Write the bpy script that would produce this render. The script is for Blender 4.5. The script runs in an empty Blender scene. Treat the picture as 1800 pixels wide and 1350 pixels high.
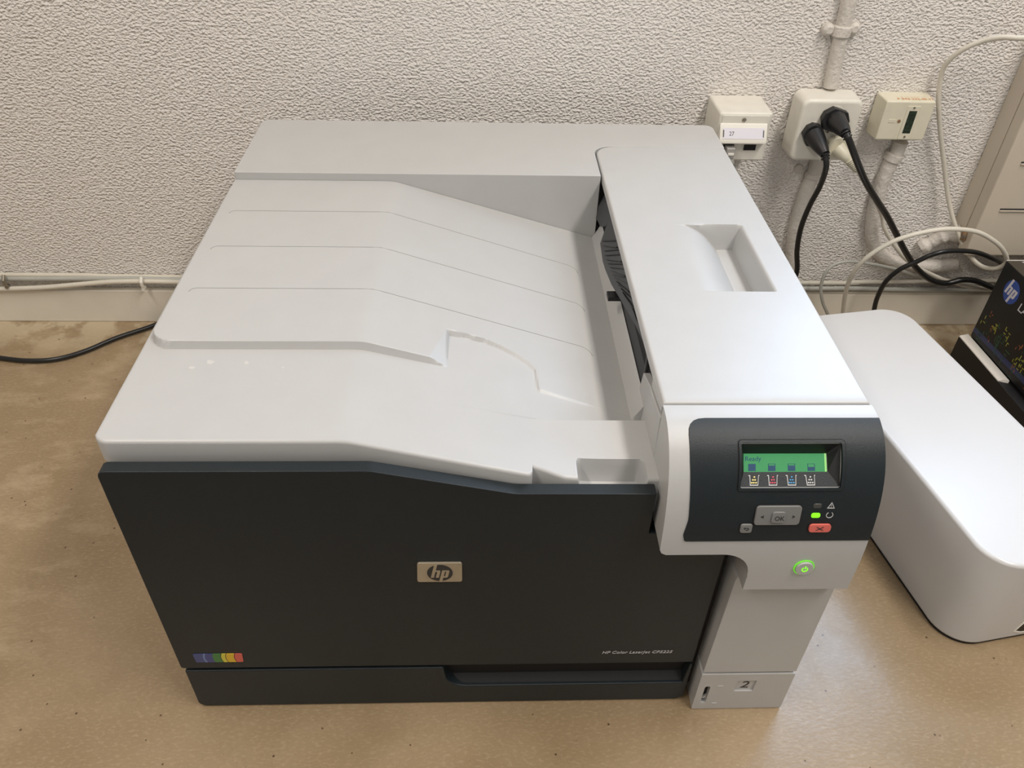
import bpy, bmesh, math, random
import numpy as np
from mathutils import Vector, Matrix
from mathutils.geometry import tessellate_polygon
random.seed(7)
S = bpy.context.scene
COL = S.collection
PI = math.pi

# ------------------------------------------------------------------ camera
cam_d = bpy.data.cameras.new('camera')
cam = bpy.data.objects.new('camera', cam_d)
COL.objects.link(cam)
cam.location = (0.2625133, -0.38075049, 0.71057689)
cam.rotation_euler = tuple(math.radians(a) for a in (50.51487587, -1.42347617, -1.66307498))
cam_d.sensor_fit = 'HORIZONTAL'
cam_d.sensor_width = 36.0
cam_d.lens = 1403.395 / 1800 * 36.0
cam_d.clip_start = 0.01
S.camera = cam

# ------------------------------------------------------------------ world, light, exposure
S.view_settings.view_transform = 'Standard'
S.view_settings.look = 'None'
S.view_settings.exposure = 0.07
S.view_settings.gamma = 1.0
S.view_settings.use_curve_mapping = False
W = bpy.data.worlds.new('daylight')
S.world = W
W.use_nodes = True
W.node_tree.nodes['Background'].inputs[0].default_value = (0.70, 0.82, 1.0, 1)
W.node_tree.nodes['Background'].inputs[1].default_value = 2.0

def area(name, loc, rot, sx, sy, power, color):
    d = bpy.data.lights.new(name, 'AREA')
    d.shape = 'RECTANGLE'; d.size = sx; d.size_y = sy
    d.energy = power; d.color = color
    o = bpy.data.objects.new(name, d); COL.objects.link(o)
    o.location = loc; o.rotation_euler = rot
    return o
# daylight just outside the window in the back wall
area('window_daylight', (1.05, 0.80, 1.12), (math.radians(-90), 0, 0), 0.62, 0.96, 15.0, (0.52, 0.72, 1.0))
# fluorescent ceiling lights, then an added fill light
area('ceiling_light_near', (1.05, -0.36, 1.82), (0, 0, 0), 0.20, 1.25, 23.0, (1.0, 0.93, 0.86))
area('ceiling_light_far', (-0.60, -0.40, 1.82), (0, 0, 0), 0.20, 1.25, 16.0, (1.0, 0.92, 0.83))
area('front_fill_light', (0.30, -2.0, 1.82), (0, 0, 0), 1.25, 0.20, 4.0, (1.0, 0.96, 0.92))  # unseen fill added behind the camera to brighten the front faces

# ------------------------------------------------------------------ materials
def mat(name, color, rough=0.5, metal=0.0, noise=0.0, nscale=8.0, bump=0.0, bscale=400.0, bdist=0.0004, emit=None, estr=1.0, spec=0.5, coat=0.0):
    m = bpy.data.materials.new(name); m.use_nodes = True
    nt = m.node_tree; b = nt.nodes['Principled BSDF']
    b.inputs['Roughness'].default_value = rough
    b.inputs['Metallic'].default_value = metal
    b.inputs['Specular IOR Level'].default_value = spec
    if coat: b.inputs['Coat Weight'].default_value = coat
    tc = nt.nodes.new('ShaderNodeTexCoord')
    n = nt.nodes.new('ShaderNodeTexNoise'); n.inputs['Scale'].default_value = nscale; n.inputs['Detail'].default_value = 5
    nt.links.new(tc.outputs['Object'], n.inputs['Vector'])
    r = nt.nodes.new('ShaderNodeValToRGB')
    c = np.array(color)
    r.color_ramp.elements[0].position = 0.3; r.color_ramp.elements[1].position = 0.7
    r.color_ramp.elements[0].color = (*np.clip(c * (1 - noise), 0, 1), 1)
    r.color_ramp.elements[1].color = (*np.clip(c * (1 + noise), 0, 1), 1)
    nt.links.new(n.outputs['Fac'], r.inputs['Fac'])
    nt.links.new(r.outputs['Color'], b.inputs['Base Color'])
    if bump:
        n2 = nt.nodes.new('ShaderNodeTexNoise'); n2.inputs['Scale'].default_value = bscale; n2.inputs['Detail'].default_value = 2
        nt.links.new(tc.outputs['Object'], n2.inputs['Vector'])
        bp = nt.nodes.new('ShaderNodeBump'); bp.inputs['Strength'].default_value = bump; bp.inputs['Distance'].default_value = bdist
        nt.links.new(n2.outputs['Fac'], bp.inputs['Height'])
        nt.links.new(bp.outputs['Normal'], b.inputs['Normal'])
    if emit:
        b.inputs['Emission Color'].default_value = (*emit, 1)
        b.inputs['Emission Strength'].default_value = estr
    return m

M = {}
M['silver'] = mat('light_grey_plastic', (0.50, 0.50, 0.495), 0.35, noise=0.015, nscale=30, bump=0.25, bscale=1800, bdist=0.0002)
M['silver_dark'] = mat('grey_inner_plastic', (0.42, 0.41, 0.39), 0.5, noise=0.02)
M['charcoal'] = mat('charcoal_plastic', (0.0115, 0.017, 0.0205), 0.45, noise=0.05, nscale=40, bump=0.5, bscale=1500, bdist=0.0003, spec=0.4)
M['black'] = mat('black_plastic', (0.012, 0.012, 0.013), 0.45, noise=0.05, nscale=40)
M['void'] = mat('dark_interior', (0.004, 0.004, 0.005), 0.7)
M['scuff'] = mat('pale_scuff_mark', (0.60, 0.59, 0.57), 0.5)
M['groove'] = mat('groove_shadow_grey', (0.30, 0.295, 0.285), 0.6)
M['flap'] = mat('dark_grey_flap_plastic', (0.034, 0.036, 0.040), 0.42, noise=0.05, nscale=60)
M['roller'] = mat('brown_roller_rubber', (0.05, 0.025, 0.012), 0.5, noise=0.3, nscale=120)
M['badge'] = mat('brushed_champagne_metal', (0.50, 0.44, 0.34), 0.35, metal=0.6, noise=0.08, nscale=60)
M['print_grey'] = mat('light_grey_print', (0.55, 0.55, 0.55), 0.5)
M['print_dark'] = mat('dark_print', (0.03, 0.03, 0.03), 0.5)
M['print_mid'] = mat('mid_grey_print', (0.10, 0.10, 0.10), 0.5)
M['button'] = mat('grey_rubber_button', (0.20, 0.20, 0.195), 0.4, noise=0.04)
M['red_button'] = mat('salmon_red_button', (0.75, 0.16, 0.13), 0.4, noise=0.04)
M['green_led'] = mat('lit_green_light', (0.15, 0.6, 0.02), 0.4, emit=(0.22, 1.0, 0.01), estr=1.0)
M['green_ring'] = mat('lit_green_ring', (0.15, 0.5, 0.05), 0.4, emit=(0.16, 0.8, 0.02), estr=0.55)
M['dead_led'] = mat('unlit_light', (0.06, 0.06, 0.055), 0.35)
M['lcd'] = mat('backlit_green_display', (0.01, 0.05, 0.02), 0.5, spec=0.2, emit=(0.045, 0.30, 0.10), estr=0.8, noise=0.1, nscale=200)
M['lcd_edge'] = mat('bright_green_display_edge', (0.05, 0.2, 0.02), 0.3, emit=(0.08, 0.38, 0.01), estr=0.8)
M['lcd_ink'] = mat('display_ink', (0.008, 0.02, 0.06), 0.5, spec=0.2, emit=(0.01, 0.07, 0.12), estr=0.6)
M['yellow'] = mat('yellow_print', (0.85, 0.72, 0.25), 0.5)
M['magenta'] = mat('magenta_print', (0.65, 0.07, 0.13), 0.5)
M['cyan'] = mat('cyan_print', (0.05, 0.30, 0.60), 0.5)
M['white_case'] = mat('glossy_white_plastic', (0.62, 0.615, 0.61), 0.28, noise=0.01, nscale=10)
M['socket'] = mat('aged_white_plastic', (0.74, 0.71, 0.63), 0.4, noise=0.04, nscale=60)
M['socket_cream'] = mat('cream_plastic', (0.70, 0.66, 0.52), 0.42, noise=0.03, nscale=60)
M['label_paper'] = mat('pale_label', (0.72, 0.70, 0.76), 0.3)
M['white_clean'] = mat('clean_white_plastic', (0.85, 0.82, 0.74), 0.35)
M['brass'] = mat('dull_screw_metal', (0.30, 0.27, 0.22), 0.4, metal=0.7)
M['paint'] = mat('white_painted_pipe', (0.64, 0.60, 0.545), 0.6, noise=0.06, nscale=40, bump=0.8, bscale=220, bdist=0.002)
M['board'] = mat('cream_painted_board', (0.76, 0.71, 0.61), 0.5, noise=0.06, nscale=12, bump=0.2, bscale=150, bdist=0.0008)
M['heater'] = mat('cream_enamelled_metal', (0.60, 0.53, 0.43), 0.45, noise=0.03, nscale=9)
M['rust'] = mat('rusty_dirty_metal', (0.20, 0.12, 0.06), 0.7, noise=0.6, nscale=120, bump=0.6, bscale=300, bdist=0.001)
M['black_cable'] = mat('black_cable_rubber', (0.012, 0.012, 0.012), 0.32, noise=0.05)
M['white_cable'] = mat('off_white_cable', (0.66, 0.62, 0.53), 0.45, noise=0.04, nscale=50)
M['grey_cable'] = mat('grey_cable', (0.42, 0.42, 0.38), 0.45, noise=0.05, nscale=50)
M['clear_plug'] = mat('translucent_grey_plug', (0.35, 0.34, 0.32), 0.15)
M['carton'] = mat('black_printed_card', (0.012, 0.012, 0.013), 0.30, noise=0.1, nscale=50, spec=0.3)
M['carton_matt'] = mat('black_card', (0.010, 0.009, 0.009), 0.6)
M['carton_top'] = mat('dark_brown_card', (0.055, 0.045, 0.032), 0.5)
M['card_white'] = mat('white_card_edge', (0.70, 0.66, 0.60), 0.5, noise=0.03)
M['logo_blue'] = mat('blue_logo_print', (0.03, 0.08, 0.36), 0.3)
M['logo_white'] = mat('white_logo_print', (0.70, 0.68, 0.72), 0.4)
M['pat_yellow'] = mat('yellow_pattern_print', (0.34, 0.34, 0.05), 0.4)
M['pat_orange'] = mat('orange_pattern_print', (0.36, 0.11, 0.04), 0.4)
M['pat_green'] = mat('dark_green_pattern_print', (0.02, 0.085, 0.045), 0.4)
M['pat_blue'] = mat('dark_blue_pattern_print', (0.02, 0.035, 0.12), 0.3)
M['orange_text'] = mat('orange_faded_print', (0.55, 0.22, 0.04), 0.5)
M['plaster_ceiling'] = mat('ceiling_paint', (0.75, 0.73, 0.68), 0.8)
M['room_paint'] = mat('room_paint', (0.68, 0.66, 0.62), 0.8)
M['floor'] = mat('grey_floor', (0.22, 0.20, 0.18), 0.6, noise=0.1)
M['pcb'] = mat('dark_green_terminal_block', (0.02, 0.035, 0.02), 0.4, noise=0.7, nscale=300)
M['tube'] = mat('lit_fluorescent_tube', (0.9, 0.9, 0.9), 0.4, emit=(1.0, 0.93, 0.78), estr=4.0)

def wall_material():
    m = bpy.data.materials.new('knobbly_white_plaster'); m.use_nodes = True
    nt = m.node_tree; b = nt.nodes['Principled BSDF']; L = nt.links
    b.inputs['Roughness'].default_value = 0.75
    b.inputs['Specular IOR Level'].default_value = 0.3
    tc = nt.nodes.new('ShaderNodeTexCoord')
    mp = nt.nodes.new('ShaderNodeMapping'); mp.inputs['Scale'].default_value = (1.0, 1.0, 1.35)
    L.new(tc.outputs['Object'], mp.inputs['Vector'])
    n0 = nt.nodes.new('ShaderNodeTexNoise'); n0.inputs['Scale'].default_value = 90; n0.inputs['Detail'].default_value = 2
    L.new(mp.outputs['Vector'], n0.inputs['Vector'])
    wv = nt.nodes.new('ShaderNodeVectorMath'); wv.operation = 'SCALE'; wv.inputs['Scale'].default_value = 0.002
    L.new(n0.outputs['Color'], wv.inputs[0])
    ad = nt.nodes.new('ShaderNodeVectorMath'); ad.operation = 'ADD'
    L.new(mp.outputs['Vector'], ad.inputs[0]); L.new(wv.outputs['Vector'], ad.inputs[1])
    n1 = nt.nodes.new('ShaderNodeTexNoise'); n1.inputs['Scale'].default_value = 265; n1.inputs['Detail'].default_value = 1.0; n1.inputs['Roughness'].default_value = 0.45
    L.new(ad.outputs['Vector'], n1.inputs['Vector'])
    r1 = nt.nodes.new('ShaderNodeMapRange'); r1.clamp = False
    r1.inputs['From Min'].default_value = 0.35; r1.inputs['From Max'].default_value = 0.65
    L.new(n1.outputs['Fac'], r1.inputs['Value'])
    n2 = nt.nodes.new('ShaderNodeTexNoise'); n2.inputs['Scale'].default_value = 420; n2.inputs['Detail'].default_value = 2
    L.new(tc.outputs['Object'], n2.inputs['Vector'])
    a = nt.nodes.new('ShaderNodeMath'); a.operation = 'MULTIPLY_ADD'; a.inputs[1].default_value = 0.22
    L.new(n2.outputs['Fac'], a.inputs[0]); L.new(r1.outputs['Result'], a.inputs[2])
    bp = nt.nodes.new('ShaderNodeBump'); bp.inputs['Strength'].default_value = 1.0; bp.inputs['Distance'].default_value = 0.0013
    L.new(a.outputs['Value'], bp.inputs['Height']); L.new(bp.outputs['Normal'], b.inputs['Normal'])
    n3 = nt.nodes.new('ShaderNodeTexNoise'); n3.inputs['Scale'].default_value = 2.2; n3.inputs['Detail'].default_value = 4
    L.new(tc.outputs['Object'], n3.inputs['Vector'])
    cr = nt.nodes.new('ShaderNodeValToRGB')
    cr.color_ramp.elements[0].position = 0.35; cr.color_ramp.elements[1].position = 0.7
    cr.color_ramp.elements[0].color = (0.78, 0.74, 0.695, 1); cr.color_ramp.elements[1].color = (0.84, 0.805, 0.765, 1)
    L.new(n3.outputs['Fac'], cr.inputs['Fac']); L.new(cr.outputs['Color'], b.inputs['Base Color'])
    return m
M['wall'] = wall_material()

def counter_material():
    m = bpy.data.materials.new('mottled_beige_worktop'); m.use_nodes = True
    nt = m.node_tree; b = nt.nodes['Principled BSDF']; L = nt.links
    tc = nt.nodes.new('ShaderNodeTexCoord')
    def noise(scale, det, vec=None, rough=0.5):
        n = nt.nodes.new('ShaderNodeTexNoise'); n.inputs['Scale'].default_value = scale; n.inputs['Detail'].default_value = det
        n.inputs['Roughness'].default_value = rough
        L.new(vec or tc.outputs['Object'], n.inputs['Vector']); return n
    def mrange(src, a, c, lo=0.0, hi=1.0):
        r = nt.nodes.new('ShaderNodeMapRange'); r.inputs['From Min'].default_value = a; r.inputs['From Max'].default_value = c
        r.inputs['To Min'].default_value = lo; r.inputs['To Max'].default_value = hi
        L.new(src, r.inputs['Value']); return r.outputs['Result']
    def mix(f, a, c):
        x = nt.nodes.new('ShaderNodeMix'); x.data_type = 'RGBA'
        if hasattr(f, 'links'): L.new(f, x.inputs[0])
        else: x.inputs[0].default_value = f
        for s, v in ((x.inputs[6], a), (x.inputs[7], c)):
            if hasattr(v, 'links'): L.new(v, s)
            else: s.default_value = (*v, 1)
        return x.outputs[2]
    def mul(a, c):
        x = nt.nodes.new('ShaderNodeMath'); x.operation = 'MULTIPLY'
        for s, v in ((x.inputs[0], a), (x.inputs[1], c)):
            if hasattr(v, 'links'): L.new(v, s)
            else: s.default_value = v
        return x.outputs[0]
    mp = nt.nodes.new('ShaderNodeMapping'); mp.inputs['Rotation'].default_value = (0, 0, -0.45); mp.inputs['Scale'].default_value = (1.0, 2.2, 1)
    L.new(tc.outputs['Object'], mp.inputs['Vector'])
    c = mix(mrange(noise(7, 4).outputs['Fac'], 0.35, 0.65), (0.275, 0.195, 0.110), (0.335, 0.245, 0.148))
    c = mix(mul(mrange(noise(190, 4, mp.outputs['Vector'], 0.6).outputs['Fac'], 0.50, 0.72), 0.30), c, (0.56, 0.44, 0.29))
    c = mix(mul(mrange(noise(260, 2).outputs['Fac'], 0.60, 0.72), 0.25), c, (0.24, 0.16, 0.085))
    # worn, whitish patches along the wall and on the left
    sp = nt.nodes.new('ShaderNodeSeparateXYZ'); L.new(tc.outputs['Object'], sp.inputs[0])
    back = mrange(sp.outputs['Y'], 0.53, 0.62)
    left = mrange(sp.outputs['X'], -0.10, -0.20)
    n = noise(17, 6, rough=0.62).outputs['Fac']
    c = mix(mul(mul(mrange(n, 0.44, 0.52), back), 0.75), c, (0.56, 0.47, 0.33))
    lw = mul(mul(mrange(noise(11, 7, mp.outputs['Vector'], 0.65).outputs['Fac'], 0.50, 0.64), left), 0.32)
    c = mix(lw, c, (0.58, 0.46, 0.31))
    dirt = mul(mrange(noise(9, 6, rough=0.6).outputs['Fac'], 0.55, 0.68), 0.30)
    c = mix(dirt, c, (0.24, 0.17, 0.095))
    vor = nt.nodes.new('ShaderNodeTexVoronoi'); vor.inputs['Scale'].default_value = 55
    L.new(tc.outputs['Object'], vor.inputs['Vector'])
    c = mix(mrange(vor.outputs['Distance'], 0.075, 0.045), c, (0.10, 0.06, 0.03))
    L.new(c, b.inputs['Base Color'])
    L.new(mrange(noise(30, 3).outputs['Fac'], 0.3, 0.7, 0.20, 0.30), b.inputs['Roughness'])
    bp = nt.nodes.new('ShaderNodeBump'); bp.inputs['Strength'].default_value = 0.12; bp.inputs['Distance'].default_value = 0.001
    L.new(noise(130, 3, mp.outputs['Vector']).outputs['Fac'], bp.inputs['Height']); L.new(bp.outputs['Normal'], b.inputs['Normal'])
    return m
M['counter'] = counter_material()

def sticker_material():
    m = bpy.data.materials.new('rainbow_sticker_print'); m.use_nodes = True
    nt = m.node_tree; b = nt.nodes['Principled BSDF']; L = nt.links
    b.inputs['Roughness'].default_value = 0.3
    tc = nt.nodes.new('ShaderNodeTexCoord'); sp = nt.nodes.new('ShaderNodeSeparateXYZ'); L.new(tc.outputs['Object'], sp.inputs[0])
    z = nt.nodes.new('ShaderNodeMath'); z.operation = 'SUBTRACT'; z.inputs[1].default_value = 0.0812; L.new(sp.outputs['Z'], z.inputs[0])
    z2 = nt.nodes.new('ShaderNodeMath'); z2.operation = 'POWER'; z2.inputs[1].default_value = 2; L.new(z.outputs[0], z2.inputs[0])
    a = nt.nodes.new('ShaderNodeMath'); a.operation = 'MULTIPLY_ADD'; a.inputs[1].default_value = -30; L.new(z2.outputs[0], a.inputs[0]); L.new(sp.outputs['X'], a.inputs[2])
    r = nt.nodes.new('ShaderNodeMapRange'); r.inputs['From Min'].default_value = 0.013-0.2725; r.inputs['From Max'].default_value = 0.0555-0.2725; L.new(a.outputs[0], r.inputs['Value'])
    cr = nt.nodes.new('ShaderNodeValToRGB'); e = cr.color_ramp; e.interpolation = 'CONSTANT'
    stops = [(0.0, (0.05, 0.07, 0.22)), (0.21, (0.15, 0.22, 0.42)), (0.25, (0.05, 0.06, 0.22)), (0.40, (0.05, 0.20, 0.05)), (0.56, (0.02, 0.03, 0.01)), (0.575, (0.65, 0.60, 0.06)), (0.66, (0.10, 0.03, 0.01)), (0.675, (0.72, 0.47, 0.03)), (0.83, (0.20, 0.02, 0.02)), (0.85, (0.66, 0.12, 0.09))]
    e.elements[0].position = 0; e.elements[0].color = (*stops[0][1], 1)
    e.elements[1].position = stops[1][0]; e.elements[1].color = (*stops[1][1], 1)
    for p, c in stops[2:]:
        q = e.elements.new(p); q.color = (*c, 1)
    L.new(r.outputs['Result'], cr.inputs['Fac']); L.new(cr.outputs['Color'], b.inputs['Base Color'])
    return m
M['sticker'] = sticker_material()

# ------------------------------------------------------------------ helpers
def thing(name, label, cat, loc=(0, 0, 0), group=None):
    o = bpy.data.objects.new(name, None); COL.objects.link(o)
    o.location = loc; o.empty_display_size = 0.02
    o['label'] = label; o['category'] = cat
    if group: o['group'] = group
    return o
def tag(o, label, cat, group=None):
    o['label'] = label; o['category'] = cat
    if group: o['group'] = group
    return o
def link(name, me, m, parent=None, bevel=0.0, seg=2, smooth=True, limit=35, label=None):
    o = bpy.data.objects.new(name, me); COL.objects.link(o)
    me.materials.append(M[m] if isinstance(m, str) else m)
    if parent is not None:
        o.parent = parent
        pl = Vector(parent.location)
        if parent.parent is not None: pl += Vector(parent.parent.location)
        me.transform(Matrix.Translation(-pl))
    if smooth:
        me.shade_smooth()
        if not bevel: me.set_sharp_from_angle(angle=math.radians(limit))
    if bevel:
        b = o.modifiers.new('bevel', 'BEVEL'); b.width = bevel; b.segments = seg
        b.limit_method = 'ANGLE'; b.angle_limit = math.radians(limit); b.harden_normals = True
        b.use_clamp_overlap = True
    if label: o['label'] = label
    return o
def frombm(name, bm, m, parent=None, **k):
    bmesh.ops.recalc_face_normals(bm, faces=bm.faces)
    me = bpy.data.meshes.new(name); bm.to_mesh(me); bm.free()
    return link(name, me, m, parent, **k)
def box(name, a, b, m, parent=None, bevel=0.0, rotz=0.0, pivot=None, shear=None, **k):
    bm = bmesh.new()
    vs = [bm.verts.new((x, y, z)) for x in (a[0], b[0]) for y in (a[1], b[1]) for z in (a[2], b[2])]
    for f in ((0, 1, 3, 2), (4, 6, 7, 5), (0, 4, 5, 1), (2, 3, 7, 6), (0, 2, 6, 4), (1, 5, 7, 3)):
        bm.faces.new([vs[i] for i in f])
    if rotz:
        p = Vector(pivot or ((a[0]+b[0])/2, (a[1]+b[1])/2, 0))
        bmesh.ops.rotate(bm, verts=bm.verts, cent=p, matrix=Matrix.Rotation(rotz, 3, 'Z'))
    if shear: shear(bm)
    return frombm(name, bm, m, parent, bevel=bevel, smooth=bool(bevel), **k)
def arc(cx, cy, r, a0, a1, n=8, ry=None):
    ry = r if ry is None else ry
    return [(cx + r*math.cos(math.radians(a0+(a1-a0)*i/n)), cy + ry*math.sin(math.radians(a0+(a1-a0)*i/n))) for i in range(n+1)]
def rrect(x0, y0, x1, y1, r, n=5):
    return arc(x1-r, y1-r, r, 0, 90, n) + arc(x0+r, y1-r, r, 90, 180, n) + arc(x0+r, y0+r, r, 180, 270, n) + arc(x1-r, y0+r, r, 270, 360, n)
def rpoly(pts, rad, n=5):
    out = []; N = len(pts)
    for i in range(N):
        p = Vector(pts[i]); a = Vector(pts[i-1]); c = Vector(pts[(i+1) % N])
        r = rad[i] if hasattr(rad, '__len__') else rad
        if r <= 0: out.append(tuple(p)); continue
        d1 = (a-p).normalized(); d2 = (c-p).normalized(); ang = d1.angle(d2)
        t = min(r/math.tan(ang/2), (a-p).length*0.49, (c-p).length*0.49); r = t*math.tan(ang/2)
        s = p+d1*t; e = p+d2*t
        for k in range(n+1):
            u = k/n
            out.append(tuple(s*(1-u)**2 + p*2*u*(1-u) + e*u*u))
    return out
def shell2d(bm, fmap, h0, h1, cu=(), cv=()):
    for c in cu:
        bmesh.ops.bisect_plane(bm, geom=bm.verts[:]+bm.edges[:]+bm.faces[:], plane_co=(c, 0, 0), plane_no=(1, 0, 0), dist=1e-7)
    for c in cv:
        bmesh.ops.bisect_plane(bm, geom=bm.verts[:]+bm.edges[:]+bm.faces[:], plane_co=(0, c, 0), plane_no=(0, 1, 0), dist=1e-7)
    vs = bm.verts[:]; fs = bm.faces[:]; bd = [e for e in bm.edges if e.is_boundary]
    top = {v: bm.verts.new((0, 0, 0)) for v in vs}
    uv = {v: (v.co.x, v.co.y) for v in vs}
    bdv = [(e.verts[0], e.verts[1]) for e in bd]
    for f in fs: bm.faces.new([top[v] for v in f.verts])
    for a, b in bdv: bm.faces.new((a, b, top[b], top[a]))
    for v in vs:
        u, w = uv[v]
        top[v].co = fmap(u, w, h1); v.co = fmap(u, w, h0)
def plate(name, outline, fmap, h0, h1, m, parent=None, holes=(), cu=(), cv=(), more=(), **k):
    bm = bmesh.new()
    for ol, hs in [(outline, holes)] + list(more):
        loops = [[Vector((p[0], p[1], 0)) for p in ol]] + [[Vector((p[0], p[1], 0)) for p in h] for h in hs]
        flat = [bm.verts.new(v) for l in loops for v in l]
        for t in tessellate_polygon(loops):
            try: bm.faces.new([flat[i] for i in t])
            except ValueError: pass
    bmesh.ops.recalc_face_normals(bm, faces=bm.faces)
    bmesh.ops.dissolve_limit(bm, angle_limit=0.01, verts=bm.verts, edges=bm.edges)
    shell2d(bm, fmap, h0, h1, cu, cv)
    return frombm(name, bm, m, parent, **k)
def text(name, s, size, fmap, h0, h1, m, parent=None, shear=0.0, cu=(), cv=(), space=1.0, align='LEFT', xs=1.0, label=None, smooth=False):
    c = bpy.data.curves.new('t', 'FONT'); c.body = s; c.size = size; c.shear = shear; c.align_x = align
    c.resolution_u = 3; c.space_character = space
    o = bpy.data.objects.new('t', c); COL.objects.link(o)
    bpy.context.view_layer.update()
    me = bpy.data.meshes.new_from_object(o.evaluated_get(bpy.context.evaluated_depsgraph_get()))
    bpy.data.objects.remove(o); bpy.data.curves.remove(c)
    bm = bmesh.new(); bm.from_mesh(me); bpy.data.meshes.remove(me)
    for v in bm.verts: v.co.x *= xs; v.co.z = 0
    bmesh.ops.remove_doubles(bm, verts=bm.verts, dist=1e-7)
    shell2d(bm, fmap, h0, h1, cu, cv)
    return frombm(name, bm, m, parent, smooth=False, label=label)
def catmull(pts, n=8):
    P = [Vector(p) for p in pts]; P = [2*P[0]-P[1]] + P + [2*P[-1]-P[-2]]; out = []
    for i in range(1, len(P)-2):
        for k in range(n):
            t = k/n
            out.append(0.5*((2*P[i]) + (P[i+1]-P[i-1])*t + (2*P[i-1]-5*P[i]+4*P[i+1]-P[i+2])*t*t + (3*P[i]-P[i-1]-3*P[i+1]+P[i+2])*t**3))
    out.append(P[-2]); return out
def tube_bm(bm, pts, r, sides=12, caps=True):
    rr = r if hasattr(r, '__len__') else [r]*len(pts)
    pts = [Vector(p) for p in pts]; rings = []; up = None
    for i, p in enumerate(pts):
        d = (pts[min(i+1, len(pts)-1)] - pts[max(i-1, 0)]).normalized()
        if up is None:
            up = Vector((0, 0, 1)) if abs(d.z) < 0.9 else Vector((1, 0, 0))
        up = (up - d*up.dot(d)).normalized(); sd = d.cross(up)
        rings.append([bm.verts.new(p + (up*math.cos(2*PI*k/sides) + sd*math.sin(2*PI*k/sides))*rr[i]) for k in range(sides)])
    for a, b in zip(rings, rings[1:]):
        for k in range(sides): bm.faces.new((a[k], a[(k+1) % sides], b[(k+1) % sides], b[k]))
    if caps: bm.faces.new(rings[0]); bm.faces.new(rings[-1])
def tube(name, pts, r, m, parent=None, sides=12, n=8, raw=False, **k):
    bm = bmesh.new(); P = pts if raw else catmull(pts, n)
    tube_bm(bm, P, r, sides)
    return frombm(name, bm, m, parent, limit=60, **k)
def cyl(name, a, b, r, m, parent=None, sides=24, bevel=0.0, **k):
    bm = bmesh.new(); tube_bm(bm, [a, b], r, sides)
    return frombm(name, bm, m, parent, bevel=bevel, **k)
# mapping functions: 2D (u,v) + height h -> 3D
def on_front(y):  return lambda u, v, h: Vector((u, y-h, v))
def on_top(z):    return lambda u, v, h: Vector((u, v, z+h))

def grid_mesh(name, xs, ys, X, Y, Z, zbot, m, parent, limit=50, cap=True):
    """height surface X,Y,Z[j,i] with a skirt down to zbot[j,i] and a floor"""
    ny, nx = Z.shape
    V = np.stack([X, Y, Z], -1).reshape(-1, 3)
    idx = np.arange(nx*ny).reshape(ny, nx)
    F = np.stack([idx[:-1, :-1], idx[:-1, 1:], idx[1:, 1:], idx[1:, :-1]], -1).reshape(-1, 4).tolist()
    loop = list(idx[0, :]) + list(idx[1:, -1]) + list(idx[-1, -2::-1]) + list(idx[-2:0:-1, 0])
    B = V[loop].copy(); zb = zbot.reshape(-1)[loop]; B[:, 2] = zb
    n0 = len(V); V = np.concatenate([V, B])
    L = len(loop)
    for k in range(L):
        k2 = (k+1) % L
        F.append([int(loop[k2]), int(loop[k]), n0+k, n0+k2])
    if cap: F.append([n0+k for k in range(L)][::-1])
    me = bpy.data.meshes.new(name); me.from_pydata(V.tolist(), [], F); me.update()
    return link(name, me, m, parent, limit=limit)

# ================================================================== SETTING
WY = 0.64          # plaster face
FZ = -0.75         # room floor, the worktop surface is z = 0
CZ = 1.90
def structure(o): o['kind'] = 'structure'; return o
# back wall with a window opening to the right, above the heater
wx0, wx1, wz0, wz1 = 0.72, 1.38, 0.62, 1.62
def wall_with_hole():
    outline = [(-2.0, FZ), (2.9, FZ), (2.9, CZ), (-2.0, CZ)]
    return plate('wall_back', outline, on_front(WY), -0.18, 0.0, 'wall', None, holes=[[(wx0, wz0), (wx1, wz0), (wx1, wz1), (wx0, wz1)]], smooth=False)
structure(wall_with_hole())
structure(box('wall_left', (-2.12, -2.6, FZ), (-2.0, WY, CZ), 'room_paint'))
structure(box('wall_right', (2.9, -2.6, FZ), (3.02, WY, CZ), 'room_paint'))
structure(box('wall_front', (-2.0, -2.72, FZ), (2.9, -2.6, CZ), 'room_paint'))
structure(box('floor', (-2.12, -2.72, FZ-0.1), (3.02, WY+0.18, FZ), 'floor'))
structure(box('ceiling', (-2.12, -2.72, CZ), (3.02, WY+0.18, CZ+0.1), 'plaster_ceiling'))
wf = bpy.data.objects.new('window_1', None); COL.objects.link(wf); wf.location = (1.05, 0.74, wz0); structure(wf)
plate('window_frame', [(wx0, wz0), (wx1, wz0), (wx1, wz1), (wx0, wz1)], on_front(0.745), 0, 0.03, 'white_clean', wf,
      holes=[[(wx0+.04, wz0+.04), (1.03, wz0+.04), (1.03, wz1-.04), (wx0+.04, wz1-.04)], [(1.07, wz0+.04), (wx1-.04, wz0+.04), (wx1-.04, wz1-.04), (1.07, wz1-.04)]], bevel=0.003)
# board along the foot of the wall
structure(box('trim_1', (-2.0, 0.6287, 0.0), (2.9, WY, 0.0555), 'board', bevel=0.0015))

worktop = tag(box('worktop', (-1.6, -0.30, -0.035), (2.4, WY-0.0002, 0.0), 'counter', bevel=0.004), 'long mottled beige worktop with worn pale patches that carries everything', 'worktop')
# legs / support so the worktop does not float
sup = thing('worktop_support', 'grey cupboard base under the beige worktop', 'cupboard', (0.4, 0.2, FZ))
box('carcass', (-1.5, -0.24, FZ), (2.3, WY-0.002, -0.0352), 'room_paint', sup)

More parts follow.
